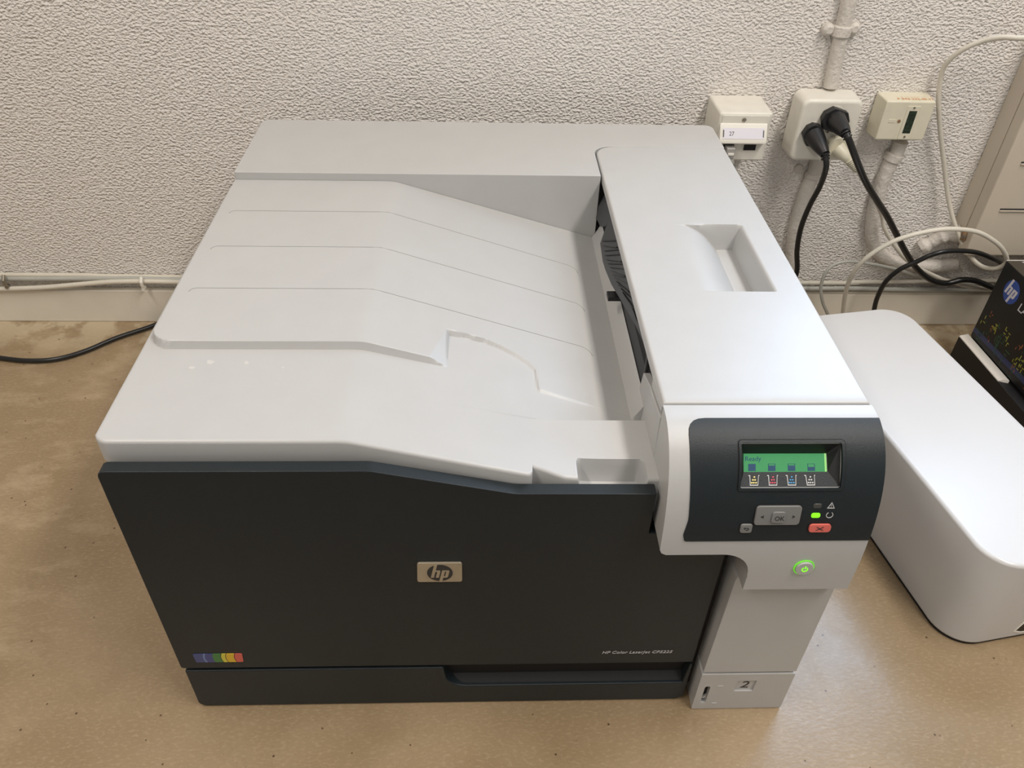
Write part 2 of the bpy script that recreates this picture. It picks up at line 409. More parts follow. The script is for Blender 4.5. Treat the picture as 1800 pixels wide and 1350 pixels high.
# ceiling light fixtures (housing only; lamps at their face), last one for the added fill
for i, (x, y) in enumerate(((1.05, -0.36), (-0.60, -0.40), (0.30, -2.0))):
    hx, hy = (.12, .65) if i < 2 else (.65, .12)
    t = thing('ceiling_light', ('long ceiling light over the right end of the worktop', 'long ceiling light over the left end of the worktop', 'long housing of the added fill light behind the camera')[i], 'ceiling light', (x, y, CZ))
    box('housing', (x-hx, y-hy, 1.835), (x+hx, y+hy, CZ-0.0002), 'white_clean', t, bevel=0.004)

# ================================================================== LASER PRINTER
PR = thing('laser_printer', 'large light grey and charcoal office laser printer with sloped output tray', 'printer', (0.2725, 0.28, 0.0))

# main body, rear and inside
box('body', (0.001, 0.046, 0.012), (0.5445, 0.570, 0.255), 'silver', PR, bevel=0.006)
box('body_inner', (0.402, 0.10, 0.2552), (0.5435, 0.42, 0.3040), 'void', PR)
for i, (x, y) in enumerate(((0.05, 0.10), (0.49, 0.10), (0.05, 0.52), (0.49, 0.52))):
    cyl('foot', (x, y, 0), (x, y, 0.0125), 0.014, 'black', PR)
# side panel grooves on the right flank (ventilation)
for k in range(12):
    box('vent_slot', (0.5444, 0.36+k*0.011, 0.10), (0.5452, 0.365+k*0.011, 0.16), 'void', PR)
box('side_tray_door', (0.5440, 0.09, 0.075), (0.5475, 0.33, 0.24), 'silver', PR, bevel=0.003)

# ---- top cover with the sunken output tray
LX = -0.0078
RX = -0.0005
xs = np.unique(np.concatenate([LX + np.array([0, .0003, .0008, .0014, .0021, .003]), np.arange(-0.0045, 0.010, .0008), np.arange(0.010, .1, .003), np.arange(.1, .215, .0022), np.arange(.215, .26, .0011), np.arange(.26, .398, .0014), [0.2994, 0.2998, .3320, .3335, .3850, .3870, .388, .3979]]))
xs = xs[np.concatenate([[True], np.diff(xs) > 1.5e-4])]
ysp = np.unique(np.concatenate([[0, .0003, .0008, .0014, .0021, .003, .0042], np.arange(.006, .10, .0016), np.arange(.10, .185, .0010), np.arange(.185, .4085, .004), [.4085]]))
nx, ny = len(xs), len(ysp)
YF = np.where(xs < 0.2996, 0.0272 - 0.0075*np.clip((xs-0.17)/0.13, 0, 1), 0.0290 - 0.0072*np.clip((xs-0.2996)/0.023, 0, 1))
rc = 0.011
d = xs - LX
YF = YF + np.where(d < rc, rc - np.sqrt(np.clip(rc**2-(rc-d)**2, 0, None)), 0)
d2 = 0.2996 - xs
YF = YF + np.where((d2 < .004) & (d2 > 0), .004 - np.sqrt(np.clip(.004**2-(.004-d2)**2, 0, None)), 0)
YE = 0.4245
U = ysp/ysp[-1]
Xg = np.repeat(xs[None, :], ny, 0)
Yg = np.empty((ny, nx))
for i in range(nx):
    # front offset fades out within the first 8 cm, so the rest of the grid lines stay straight
    y = 0.0165 + ysp*(YE-0.0165)/ysp[-1]
    off = YF[i]-0.0165
    w = np.clip(1-(y-0.0165)/0.06, 0, 1)
    Yg[:, i] = y + off*w
Yg[-1, :] = YE
def sstep(t): t = np.clip(t, 0, 1); return t*t*(3-2*t)
def softfold(x, x0, w):       # 0 before x0, x-x0 after, rounded over w
    t = np.clip((x-x0+w)/(2*w), 0, 1)
    return np.where(x > x0+w, x-x0, w*t*t)
def sd_poly(P, X, Y):
    P = np.array(P); best = np.full(X.shape, 1e9); inside = np.zeros(X.shape, bool)
    for a, b in zip(P, np.roll(P, -1, 0)):
        e = b-a; wx = X-a[0]; wy = Y-a[1]
        t = np.clip((wx*e[0]+wy*e[1])/(e@e), 0, 1)
        best = np.minimum(best, np.hypot(wx-t*e[0], wy-t*e[1]))
        c = (a[1] > Y) != (b[1] > Y)
        if e[1] != 0:
            inside ^= c & (X < a[0] + (Y-a[1])*e[0]/e[1])
    return np.where(inside, -best, best)
tray = 0.3295 - 0.300*softfold(Xg, 0.168, 0.006)
slope = 0.205 + 0.055*sstep((Yg-0.03)/0.09)
low = 0.3222 - slope*softfold(Xg, 0.166, 0.006)
_k = 0.0035; _a = low-0.2878
low = np.where(Yg < 0.0865, 0.2878 + 0.5*(_a + np.sqrt(_a*_a + _k*_k)) - 0.25*_k*np.exp(-(_a/0.01)**2)*0, low)
plate_corner = arc(0.0185-0.0020, 0.1345+0.0185, 0.0185, 180, 270, 8)
lowpoly = [(-0.1, -0.1), (0.6, -0.1), (0.6, 0.1165), (0.3961, 0.1165), (0.3643, 0.1195), (0.3353, 0.1226), (0.3100, 0.1262), (0.3092, 0.1354), (0.3081, 0.1534),
           (0.3010, 0.1614), (0.2913, 0.1682), (0.2790, 0.1743), (0.2667, 0.1779), (0.2500, 0.1790), (0.2340, 0.1785), (0.2330, 0.1345)] + plate_corner[::-1] + [(-0.0020, 0.7), (-0.1, 0.7)]
sd = sd_poly(lowpoly, Xg, Yg)
f1 = sstep(0.5 - sd/0.0026)
# pale ramp that lets the raised sheet rest run out
xl = 0.2195 + (Yg-0.1345)*0.30
f2 = np.clip((Xg-xl)/0.0150, 0, 1) * (Yg < 0.1785) * (Yg > 0.12) * (Xg < xl+0.0152)
f = np.maximum(f1, f2)
Zg = tray + (low-tray)*f
# right side wall of the tray
wallt = np.clip((Xg-0.388)/0.0095, 0, 1)
Zg = np.where((Yg > 0.112), Zg*(1-wallt) + 0.281*wallt, Zg)
# finger recess at the front
def sd_rr(x0, y0, x1, y1, r):
    cx, cy, hx, hy = (x0+x1)/2, (y0+y1)/2, (x1-x0)/2-r, (y1-y0)/2-r
    qx = np.abs(Xg-cx)-hx; qy = np.abs(Yg-cy)-hy
    return np.hypot(np.maximum(qx, 0), np.maximum(qy, 0)) + np.minimum(np.maximum(qx, qy), 0) - r
sr = sd_rr(0.3325, -0.04, 0.3845, 0.0435, 0.006)
Zg = Zg - 0.0200*sstep(-sr/0.0042)
# rounded outer edges
re = 0.0028
dl = Xg-LX; df = Yg - (Yg[0:1, :])
de = np.minimum(dl, df)
Zg = Zg - np.where(de < re, re - np.sqrt(np.clip(re**2-(re-de)**2, 0, None)), 0)
Zb = Zg*0 + 0.256
Zb[0, :] = np.where(xs < 0.2996, Zg[0, :] - (0.0178 - 0.0092*np.clip((xs-0.16)/0.14, 0, 1)), 0.256)
Zb[:, 0] = Zb[0, 0]
top_cover = grid_mesh('top_cover', xs, ysp, Xg, Yg, Zg, Zb, 'silver', PR, limit=40)

def tray_z(x, y):
    return 0.3295 - 0.300*float(softfold(np.array(x), 0.168, 0.006))
for yy in (0.354, 0.2835, 0.2115):
    pts = []
    for k in range(7):
        a = math.radians(180 - 90*k/6); pts.append((0.0175+0.006*math.cos(a), yy-0.006+0.006*math.sin(a)))
    for x in np.linspace(0.025, 0.352, 40): pts.append((x, yy - 0.008*max(0, (x-0.168))/0.18))
    y2 = pts[-1][1]
    for k in range(1, 7):
        a = math.radians(90 - 90*k/6); pts.append((0.352+0.011*math.cos(a), y2-0.011+0.011*math.sin(a)))
    tube('tray_groove_line', [(x, y, tray_z(x, y)-0.00005) for x, y in pts], 0.00040, 'groove', top_cover, sides=6, raw=True)

# ---- rear cover (strip behind the tray, notched for the right cover)
rear = [(RX, 0.425), (0.3915, 0.425), (0.3915, 0.484)] + arc(0.4115, 0.484, 0.0200, 180, 90, 6) + [(0.545, 0.504), (0.545, 0.5615)] + arc(0.535, 0.5620, 0.010, 0, 90, 5) + arc(RX+0.010, 0.5620, 0.010, 90, 180, 5)
plate('rear_cover', rear, on_top(0), 0.256, 0.338, 'silver', PR, bevel=0.0008, seg=2)

# ---- right cover with grip recess
gx = np.unique(np.concatenate([0.3932+np.array([0, .0002, .0006, .0012, .0020, .0030]), np.arange(0.398, .446, .008), np.arange(.446, .5545, .00125), [0.545]-np.array([0, .0002, .0006, .0012, .0020, .0030])]))
gx = gx[gx <= 0.545+1e-9]
gy = np.unique(np.concatenate([0.0502+np.array([0, .0002, .0005, .0010]), np.arange(.052, .196, .009), [.1960, .1972, .1980, .1984, .1996], np.arange(.205, .314, .006), [.3150, .3162, .3166, .3170, .3180], np.arange(.325, .478, .010), np.arange(.480, .5025, .0018), [.5025]]))
GX, GY = np.meshgrid(gx, gy)
r = 0.0195
xl_ = 0.3932 + np.where(gy > 0.5025-r, r - np.sqrt(np.clip(r*r-(gy-(0.5025-r))**2, 0, None)), 0)
GX2 = xl_[:, None] + (GX-0.3932)*(0.545-xl_[:, None])/(0.545-0.3932)
t = np.clip((GX2-0.4497)/0.0475, 0, 1)
zx = -0.0275*t**2.3
zx = np.where(GX2 > 0.497, -0.0275, zx)
tw = np.clip((GX2-0.5140)/0.0045, 0, 1)         # right wall with a rounded lip
zx = np.where(GX2 > 0.5140, -0.0275*(1-np.sqrt(np.clip(1-(1-tw)**2, 0, 1))), zx)
inside = sstep((GY-0.1976)/0.0010)*sstep((0.3172-GY)/0.0010)
GZ = 0.338 + zx*inside
dd = np.minimum(np.minimum(GX2-xl_[:, None], 0.545-GX2), GY-gy[0])
re2 = 0.0024
GZ = GZ - np.where(dd < re2, re2 - np.sqrt(np.clip(re2**2-(re2-dd)**2, 0, None)), 0)
GB = GZ*0 + 0.3290
rc_ = grid_mesh('right_cover', gx, gy, GX2, GY, GZ, GB, 'silver', PR, limit=45, cap=False)
box('cover_under', (0.5425, 0.0470, 0.255), (0.545, 0.504, 0.3292), 'silver', PR)
box('seam_strip', (0.3945, 0.0462, 0.30), (0.5445, 0.0506, 0.3340), 'silver_dark', PR)
# lip of the right cover in front of the exit slot
plate('cover_lip', [(0.0502, 0.3285), (0.0860, 0.3235), (0.0880, 0.3345), (0.0502, 0.3345)], lambda u, v, h: Vector((h, u, v)), 0.3925, 0.41, 'silver', PR, bevel=0.0012)

# ---- side block next to the panel, closing the tray towards the front
plate('side_block', [(0.0425, 0.256), (0.0900, 0.256), (0.0985, 0.256), (0.0985, 0.281), (0.0860, 0.3210), (0.0470, 0.3265), (0.0455, 0.290)], lambda u, v, h: Vector((h, u, v)), 0.3920, 0.5440, 'silver', PR, bevel=0.0008)
plate('side_block_rear', [(0.0988, 0.256), (0.1370, 0.256), (0.1370, 0.2805), (0.1320, 0.3000), (0.0988, 0.3100)], lambda u, v, h: Vector((h, u, v)), 0.3965, 0.5440, 'silver', PR, bevel=0.0008)
box('exit_backdrop', (0.415, 0.1195, 0.2562), (0.42, 0.424, 0.3285), 'void', PR)

# ---- paper exit: guide rail, flap with ribs, roller, sensor arm
plate('exit_guide', [(0.3985, 0.2805), (0.4000, 0.2805), (0.4085, 0.3080), (0.4070, 0.3080)], lambda u, v, h: Vector((u, h, v)), 0.1420, 0.4235, 'flap', PR)
box('exit_guide_end', (0.399, 0.1375, 0.2805), (0.411, 0.1420, 0.3120), 'flap', PR, bevel=0.001)
cyl('exit_roller', (0.4125, 0.125, 0.3190), (0.4125, 0.42, 0.3190), 0.0050, 'roller', PR)
for k in range(5):
    y = 0.15 + k*0.062
    cyl('roller_sleeve', (0.4125, y, 0.3190), (0.4125, y+0.018, 0.3190), 0.0062, 'black', PR)
def flapmap(u, v, h):     # u = y, v = distance down from hinge line (x .3995,z .3285), leans to the left
    return Vector((0.3985 - v*0.34 - h*0.94, u, 0.3270 - v*0.94 + h*0.34))
fo = [(0.120, 0.0), (0.120, 0.002), (0.1745, 0.010), (0.211, 0.018), (0.268, 0.0300), (0.3028, 0.0345), (0.3203, 0.0355), (0.352, 0.0330), (0.362, 0.012), (0.366, 0.0)]
flap = plate('exit_flap', fo, flapmap, 0, 0.0014, 'flap', PR, bevel=0.0004)
for k in range(26):
    y = 0.140 + k*0.0088
    v1 = np.interp(y+0.036, [a for a, b in fo[1:9]], [b for a, b in fo[1:9]]) - 0.0075
    v0 = 0.003 if k % 3 else 0.006
    if y+0.042 > 0.354: break
    if v1 > v0+0.003:
        plate('flap_rib', [(y, v0), (y+0.0018, v0), (y+0.0395, v1), (y+0.0375, v1)], flapmap, 0.0013, 0.0030, 'black', flap)
box('sensor_arm', (0.3815, 0.2470, 0.2940), (0.3985, 0.2585, 0.2985), 'black', PR, bevel=0.0006)
plate('exit_side_flap', [(0.370, 0.001), (0.370, 0.020), (0.385, 0.030), (0.412, 0.034), (0.4225, 0.024), (0.4225, 0.010), (0.405, 0.001)], lambda u, v, h: flapmap(u, v, h-0.003), 0, 0.0014, 'flap', PR, bevel=0.0004)
box('exit_hook', (0.3965, 0.404, 0.300), (0.4005, 0.418, 0.3265), 'black', PR)

# ---- charcoal front door
FY = 0.0092
door_o = rpoly([(-0.0008, 0.0650), (0.4525, 0.0650), (0.4525, 0.243), (0.3890, 0.243), (0.3890, 0.2862), (0.2870, 0.2870), (0.1845, 0.3108), (-0.0008, 0.3108)], [0.003, 0.001, 0.001, 0.001, 0.001, 0.03, 0.03, 0.006])
door = plate('front_door', door_o, on_front(FY), -0.0105, 0.0, 'charcoal', PR, bevel=0.0016, seg=3)
box('door_backing', (0.004, 0.0197, 0.014), (0.4600, 0.0458, 0.255), 'void', PR)
plate('door_top_gap', [(0.004, 0.25), (0.388, 0.25), (0.388, 0.262), (0.30, 0.262), (0.18, 0.300), (0.004, 0.300)], on_front(0.0458), 0, 0.022, 'void', PR)

# logo badge
def badge_map(u, v, h): return Vector((0.2302 + u, FY - 0.0006 - h, 0.1995 + v))
bd_o = rpoly([(-0.0182, -0.0118), (0.0172, -0.0118), (0.0174, 0.0120), (-0.0172, 0.0120)], 0.0022)
badge = plate('logo_badge', bd_o, lambda u, v, h: badge_map(u, v, h), -0.0006, 0.0012, 'badge', PR, bevel=0.0005)
plate('logo_oval', arc(0, 0, 0.0100, 0, 360, 40)[:-1], badge_map, 0.0012, 0.00145, 'print_dark', badge)
def hp_polys(s):
    def q(l): return [((x + 0.33*y - 232)*0.0000315*s, (y*1.68*0.0310e-3 - 0.0055)*s) for x, y in l]
    h = [(0, 0), (0, 300), (78, 300), (78, 170), (172, 170), (192, 160), (200, 138), (200, 0), (124, 0), (124, 140), (78, 140), (78, 0)]
    p = [(236, -105), (236, 170), (395, 170), (415, 160), (422, 138), (422, 30), (412, 6), (392, 0), (312, 0), (312, -105)]
    ph = [(312, 32), (346, 32), (346, 140), (312, 140)]
    return q(h), q(p), q(ph)
hh, pp, ph = hp_polys(1.0)
plate('logo_letters', hh, badge_map, 0.0013, 0.00165, 'badge', badge, more=[(pp, [ph])])

# rainbow sticker and model lettering
plate('color_sticker', rpoly([(0.0146, 0.0750), (0.0552, 0.0750), (0.0562, 0.0878), (0.0142, 0.0878)], 0.0015), on_front(FY), 0.0, 0.0004, 'sticker', door)
text('model_lettering', 'HP Color LaserJet CP5225', 0.0056, lambda u, v, h: Vector((0.3686+u, FY-h, 0.0805+v)), 0.0, 0.0003, 'print_grey', door, shear=0.25, xs=1.02)
plate('name_plate', rpoly([(0.3655, 0.0768), (0.4372, 0.0768), (0.4392, 0.0895), (0.3668, 0.0895)], 0.001), on_front(FY), -0.0004, 0.0001, 'charcoal', door, bevel=0.0001)

# ---- charcoal paper tray with handle cut-out
tr_o = [(0.0012, 0.0605), (0.0012, 0.0095)] + arc(0.0085, 0.0085, 0.0075, 180, 270, 4) + [(0.4470, 0.0012), (0.4535, 0.0060), (0.4535, 0.0600), (0.4510, 0.0600), (0.4485, 0.0300)] + arc(0.2490, 0.0500, 0.0200, 270, 205, 6) + [(0.2285, 0.0605)]
ptray = plate('paper_tray', tr_o, on_front(FY), -0.030, 0.0, 'charcoal', PR, bevel=0.0012, seg=2)
box('handle_pocket', (0.226, 0.0120, 0.0165), (0.4505, 0.0355, 0.0288), 'black', ptray)
plate('handle_floor', [(0.0100, 0.0285), (0.0390, 0.0285), (0.0390, 0.0470)], lambda u, v, h: Vector((h, u, v)), 0.2290, 0.4500, 'void', ptray)

# ---- grey column at the right of the front, with power button panel above
plate('side_column', rpoly([(0.4605, 0.0625), (0.5450, 0.0625), (0.5450, 0.2025), (0.4625, 0.2025)], [0.002, 0.001, 0.001, 0.007]), on_front(0.0), -0.047, 0.0, 'silver', PR, bevel=0.0012)
col2 = plate('tray_end_block', rpoly([(0.4600, 0.0008), (0.5450, 0.0008), (0.5450, 0.0598), (0.4600, 0.0598)], 0.0018), on_front(-0.0005), -0.047, 0.0, 'silver', PR, bevel=0.0012,
             holes=[rrect(0.4665, 0.0115, 0.4715, 0.0400, 0.0022), rrect(0.4945, 0.0312, 0.5120, 0.0490, 0.0006)])
box('gauge_interior', (0.4650, 0.0040, 0.010), (0.4730, 0.0044, 0.042), 'void', col2)
plate('gauge_pointer', [(0.4668, 0.0165), (0.4712, 0.0225), (0.4712, 0.0165)], on_front(0.0035), 0, 0.002, 'silver', col2)
box('plate_recess', (0.4943, 0.0012, 0.0310), (0.5122, 0.0045, 0.0492), 'silver', col2)
text('tray_number', '2', 0.0155, lambda u, v, h: Vector((0.4990+u, 0.0012-h, 0.0348+v)), 0.0, 0.0003, 'print_dark', col2, shear=0.15, xs=1.05)
for z, l in ((0.0405, 0.0052), (0.0105, 0.0050)):
    box('level_mark', (0.4775, -0.0009, z-0.0008), (0.4775+l, -0.0003, z+0.0008), 'silver', col2, bevel=0.0003)

# ---- control panel: curved housing
PP = [(.0475, .3380), (.0380, .3378), (.0300, .3362), (.0210, .3320), (.0120, .3245), (.0034, .3130), (-.0030, .2990), (-.0075, .2830), (-.0105, .2660), (-.0125, .2480), (-.0133, .2280), (-.0133, .2030)]
_p = np.array(PP); _s = np.r_[0, np.cumsum(np.hypot(*np.diff(_p, axis=0).T))]
from math import hypot
_sd = np.linspace(0, _s[-1], 41)
def crv(a):          # smooth resampling of the profile
    out = []
    for s in _sd:
        i = min(max(np.searchsorted(_s, s)-1, 0), len(_s)-2)
        p0 = a[max(i-1, 0)]; p1 = a[i]; p2 = a[i+1]; p3 = a[min(i+2, len(a)-1)]
        t = (s-_s[i])/(_s[i+1]-_s[i])
        out.append(0.5*(2*p1+(p2-p0)*t+(2*p0-5*p1+4*p2-p3)*t*t+(3*p1-p0-3*p2+p3)*t**3))
    return np.array(out)
_cy, _cz = crv(_p[:, 0]), crv(_p[:, 1])
def prof(s):
    y = float(np.interp(s, _sd, _cy)); z = float(np.interp(s, _sd, _cz)); e = 0.002
    a, b = max(s-e, 0), min(s+e, _s[-1])
    ty = float(np.interp(b, _sd, _cy)-np.interp(a, _sd, _cy)); tz = float(np.interp(b, _sd, _cz)-np.interp(a, _sd, _cz))
    l = math.hypot(ty, tz); return y, z, tz/l, -ty/l          # normal = (tz,-ty) pointing outwards (-y, +z)
def pm(u, v, h):     # v = arc length from the top of the panel
    y, z, a, b = prof(v); return Vector((u, y + a*h, z + b*h))
def pm_body(u, v, h): # h = 1 on the surface, 0 at the back
    y, z, a, b = prof(v); return Vector((u, y*h + 0.046*(1-h) if h < 1 else y, z if h else min(z, 0.3365)))
SV = list(_sd[1:-1])
hx0 = 0.3925
house = [(hx0, 0.0), (0.545, 0.0), (0.545, _s[-1]), (0.4632, _s[-1]), (0.4632, 0.1490)] + arc(0.4402, 0.1470, 0.0225, 0, -90, 8) + [(0.3975, 0.1245), (0.3940, 0.1225), (hx0, 0.1190)]
fas = rpoly([(0.4068, 0.0135), (0.5450, 0.0135), (0.5450, 0.1100), (0.4090, 0.1100), (0.4075, 0.1040), (0.4095, 0.0900), (0.4085, 0.0700), (0.4070, 0.0450)], [0.013, 0, 0, 0.002, 0.004, 0.02, 0.03, 0.03])
panel = plate('control_panel', house, pm_body, 0, 1, 'silver', PR, cv=SV, bevel=0.0022, seg=3, limit=50, holes=[rrect(0.4435, 0.0330, 0.5140, 0.0640, 0.001)])
# charcoal fascia over the housing, with a window for the display
win = rrect(0.4430, 0.0325, 0.5140, 0.0643, 0.0015)
fascia = plate('panel_fascia', fas, pm, -0.0008, 0.0008, 'charcoal', panel, cv=SV, holes=[win], bevel=0.0004, limit=50)
frame = plate('display_frame', rrect(0.4412, 0.0306, 0.5162, 0.0662, 0.0026), pm, 0.0006, 0.0016, 'charcoal', panel, cv=SV, holes=[win], bevel=0.0004, limit=50)
plate('frame_groove', rrect(0.4404, 0.0298, 0.5170, 0.0670, 0.003), pm, 0.0006, 0.00088, 'void', panel, cv=SV, holes=[rrect(0.4412, 0.0306, 0.5162, 0.0662, 0.0026)])
# display well: flat screen leaning back, sloped ledge with the toner symbols below it
def quad(name, p, m, parent, th=0.0006):
    bm = bmesh.new(); a = [Vector(x) for x in p]; n = (a[1]-a[0]).cross(a[3]-a[0]).normalized()
    v = [bm.verts.new(x) for x in a] + [bm.verts.new(x+n*th) for x in a]
    bm.faces.new(v[:4]); bm.faces.new(v[7:3:-1])
    for i in range(4): bm.faces.new((v[i], v[i+4], v[(i+1) % 4+4], v[(i+1) % 4]))
    return frombm(name, bm, m, parent, smooth=False)
TL = Vector((0.4478, 0.0184, 0.3178)); TR = Vector((0.5069, 0.0184, 0.3178))
BL = Vector((0.4465, 0.0074, 0.3106)); BR = Vector((0.5058, 0.0074, 0.3106))
wTL = pm(0.4430, 0.0325, 0); wTR = pm(0.5140, 0.0325, 0); wBL = pm(0.4430, 0.0643, 0); wBR = pm(0.5140, 0.0643, 0)
quad('well_top', [wTL, wTR, TR, TL], 'black', panel)
quad('well_right', [TR, wTR, wBR, BR], 'black', panel)
quad('well_left', [wTL, TL, BL, wBL], 'black', panel)
ledge = quad('symbol_ledge', [BL, BR, wBR, wBL], 'charcoal', panel)
screen = quad('display_screen', [TL, TR, BR, BL], 'lcd', panel)
sn = (TR-TL).cross(TL-BL).normalized()
def smap(u, v, h):   # u 0..1 across, v 0..1 upwards
    return BL + (BR-BL)*u*(1-v) + (TL-BL)*v + (TR-TL)*u*v + sn*h
ln = (BR-BL).cross(BL-wBL).normalized()
def lmap(u, v, h):   # v 0 at the screen, 1 at the rim
    return (BL + (BR-BL)*u)*(1-v) + (wBL + Vector((0.0008, 0, 0)) + (BR-BL)*u*1.03)*v + ln*h
R1 = lambda x0, y0, x1, y1: [(x0, y0), (x1, y0), (x1, y1), (x0, y1)]
plate('screen_edge', R1(0.975, 0.0, 1.0, 1.0), smap, 0.0001, 0.0003, 'lcd_edge', panel)
text('display_text', 'Ready', 0.36, lambda u, v, h: smap(0.012+u*0.225, 0.60+v, h), 0.0001, 0.0003, 'lcd_ink', panel)
for k, fill in enumerate((0.385, 0.29, 0.29, 0.21)):
    x = 0.055+k*0.238
    plate('toner_level_bar', R1(x, 0.05, x+0.088, 0.05+fill), smap, 0.0001, 0.0003, 'lcd_ink', panel,
          more=[(R1(x, 0.05+fill, x+0.006, 0.445), []), (R1(x+0.082, 0.05+fill, x+0.088, 0.445), []), (R1(x, 0.43, x+0.088, 0.445), [])] if fill < 0.38 else ())
for k, c in enumerate(('yellow', 'magenta', 'cyan', 'print_grey')):
    x = 0.075+k*0.222
    cup = [(x-.012, .20), (x+.008, .20), (x+.030, .80), (x+.112, .80), (x+.104, .20), (x+.118, .20), (x+.118, .25), (x+.111, .25), (x+.120, .86), (x+.024, .86), (x+.001, .26), (x-.012, .26)]
    plate('toner_cup_symbol', cup, lmap, 0.0001, 0.0003, 'print_grey', panel)
    dots = [(x+.060, .32), (x+.048, .50), (x+.074, .50), (x+.040, .68), (x+.064, .68), (x+.090, .68)]
    plate('toner_dots', arc(*dots[0], .011, 0, 330, 8, ry=.05), lmap, 0.0001, 0.0004, c, panel, more=[(arc(*q, .011, 0, 330, 8, ry=.05), []) for q in dots[1:]])
# buttons and lights
def key(name, x0, v0, x1, v1, r, m, h=0.0022, dx=0.0, parent=panel, rim=True, label=None):
    o = [(a - (b-v0)*dx, b) for a, b in rrect(x0, v0, x1, v1, r)]
    if rim:
        e = 0.0009
        plate('button_gap', [(a-(b-v0)*dx, b) for a, b in rrect(x0-e, v0-e, x1+e, v1+e, r+e)], pm, 0.0004, 0.00092, 'void', parent, cv=[v0+(v1-v0)*k/4 for k in range(5)])
    return plate(name, o, pm, 0.0002, h, m, parent, cv=[v0+(v1-v0)*k/4 for k in range(1, 4)], bevel=0.0006, limit=50, label=label)
key('navigation_button', 0.4563, 0.0776, 0.4890, 0.0938, 0.0026, 'button', 0.0024)
key('ok_button', 0.4678, 0.0817, 0.4775, 0.0912, 0.0020, 'button', 0.0036, rim=False)
key('back_button', 0.4474, 0.0932, 0.4560, 0.1010, 0.0018, 'button', 0.0022)
key('cancel_button', 0.4972, 0.0936, 0.5130, 0.1005, 0.0024, 'red_button', 0.0024, label='salmon red cancel button')
key('ready_light', 0.4970, 0.0842, 0.5033, 0.0881, 0.0014, 'green_led', 0.0013, rim=False, label='lit green light')
key('attention_light', 0.4969, 0.0764, 0.5031, 0.0802, 0.0014, 'dead_led', 0.0013, rim=False)
text('ok_lettering', 'OK', 0.0052, lambda u, v, h: pm(0.4698+u, 0.0886-v, h), 0.0035, 0.0038, 'print_dark', panel, xs=0.92)
plate('arrow_symbol', [(0.4600, 0.0862), (0.4622, 0.0850), (0.4622, 0.0876)], pm, 0.0023, 0.0026, 'print_dark', panel)
plate('arrow_symbol', [(0.4828, 0.0850), (0.4850, 0.0862), (0.4828, 0.0876), (0.4832, 0.0862)], pm, 0.0023, 0.0026, 'print_dark', panel)
plate('return_symbol', [(0.4496, 0.0966), (0.4508, 0.0955), (0.4508, 0.0962), (0.4530, 0.0962), (0.4536, 0.0972), (0.4530, 0.0984), (0.4512, 0.0984), (0.4512, 0.0979), (0.4526, 0.0979), (0.4530, 0.0972), (0.4526, 0.0967), (0.4508, 0.0967), (0.4508, 0.0977)], pm, 0.0021, 0.0024, 'print_dark', panel)
plate('cancel_symbol', [(0.5020, 0.0985), (0.5044, 0.0972), (0.5022, 0.0958), (0.5026, 0.0954), (0.5049, 0.0968), (0.5072, 0.0954), (0.5076, 0.0958), (0.5054, 0.0972), (0.5078, 0.0985), (0.5073, 0.0988), (0.5049, 0.0976), (0.5025, 0.0988)], pm, 0.0023, 0.0026, 'print_dark', panel)
plate('warning_symbol', [(0.5100, 0.0752), (0.5128, 0.0804), (0.5072, 0.0804)], pm, 0.0008, 0.0011, 'print_grey', panel, holes=[[(0.5100, 0.0763), (0.5120, 0.07985), (0.5080, 0.07985)]])
plate('warning_mark', [(0.5098, 0.0775), (0.5102, 0.0775), (0.5101, 0.0793), (0.5099, 0.0793)], pm, 0.0008, 0.0011, 'print_grey', panel)
plate('ready_symbol', arc(0.5102, 0.0860, 0.0026, -60, 240, 18) + arc(0.5102, 0.0860, 0.0021, 240, -60, 18), pm, 0.0008, 0.0011, 'print_grey', panel)
# power button
pc = (0.5036, 0.1388)
def cir(r, n=32): return arc(pc[0], pc[1], r, 0, 360, n)[:-1]
pb = plate('power_button', cir(0.0066), pm, 0.0004, 0.0026, 'silver', PR, bevel=0.0006, limit=50)
plate('light_ring', cir(0.0077), pm, 0.0003, 0.0011, 'green_ring', pb, holes=[cir(0.0070)], label='lit green ring')
plate('power_symbol', arc(pc[0], pc[1], 0.0024, -50, 230, 16) + arc(pc[0], pc[1], 0.0017, 230, -50, 16), pm, 0.0026, 0.0029, 'green_led', pb, more=[(R1(pc[0]-.0004, pc[1]-.0032, pc[0]+.0004, pc[1]-.0006), [])], label='lit green symbol')
# scuff marks left on the cover
for i, (x, y, r) in enumerate(((0.0390, 0.1097, 0.0021), (0.0510, 0.1169, 0.0028), (0.0792, 0.1162, 0.0018), (0.1085, 0.1105, 0.0009))):
    plate('pale_scuff', [(x+r*math.cos(a)*(1+.3*math.sin(3*a+i)), y+r*math.sin(a)*(1+.3*math.cos(2*a+i))) for a in np.linspace(0, 2*PI, 14)[:-1]], lambda u, v, h: Vector((u, v, 0.3222+h)), -0.0002, 0.00006, 'scuff', top_cover)

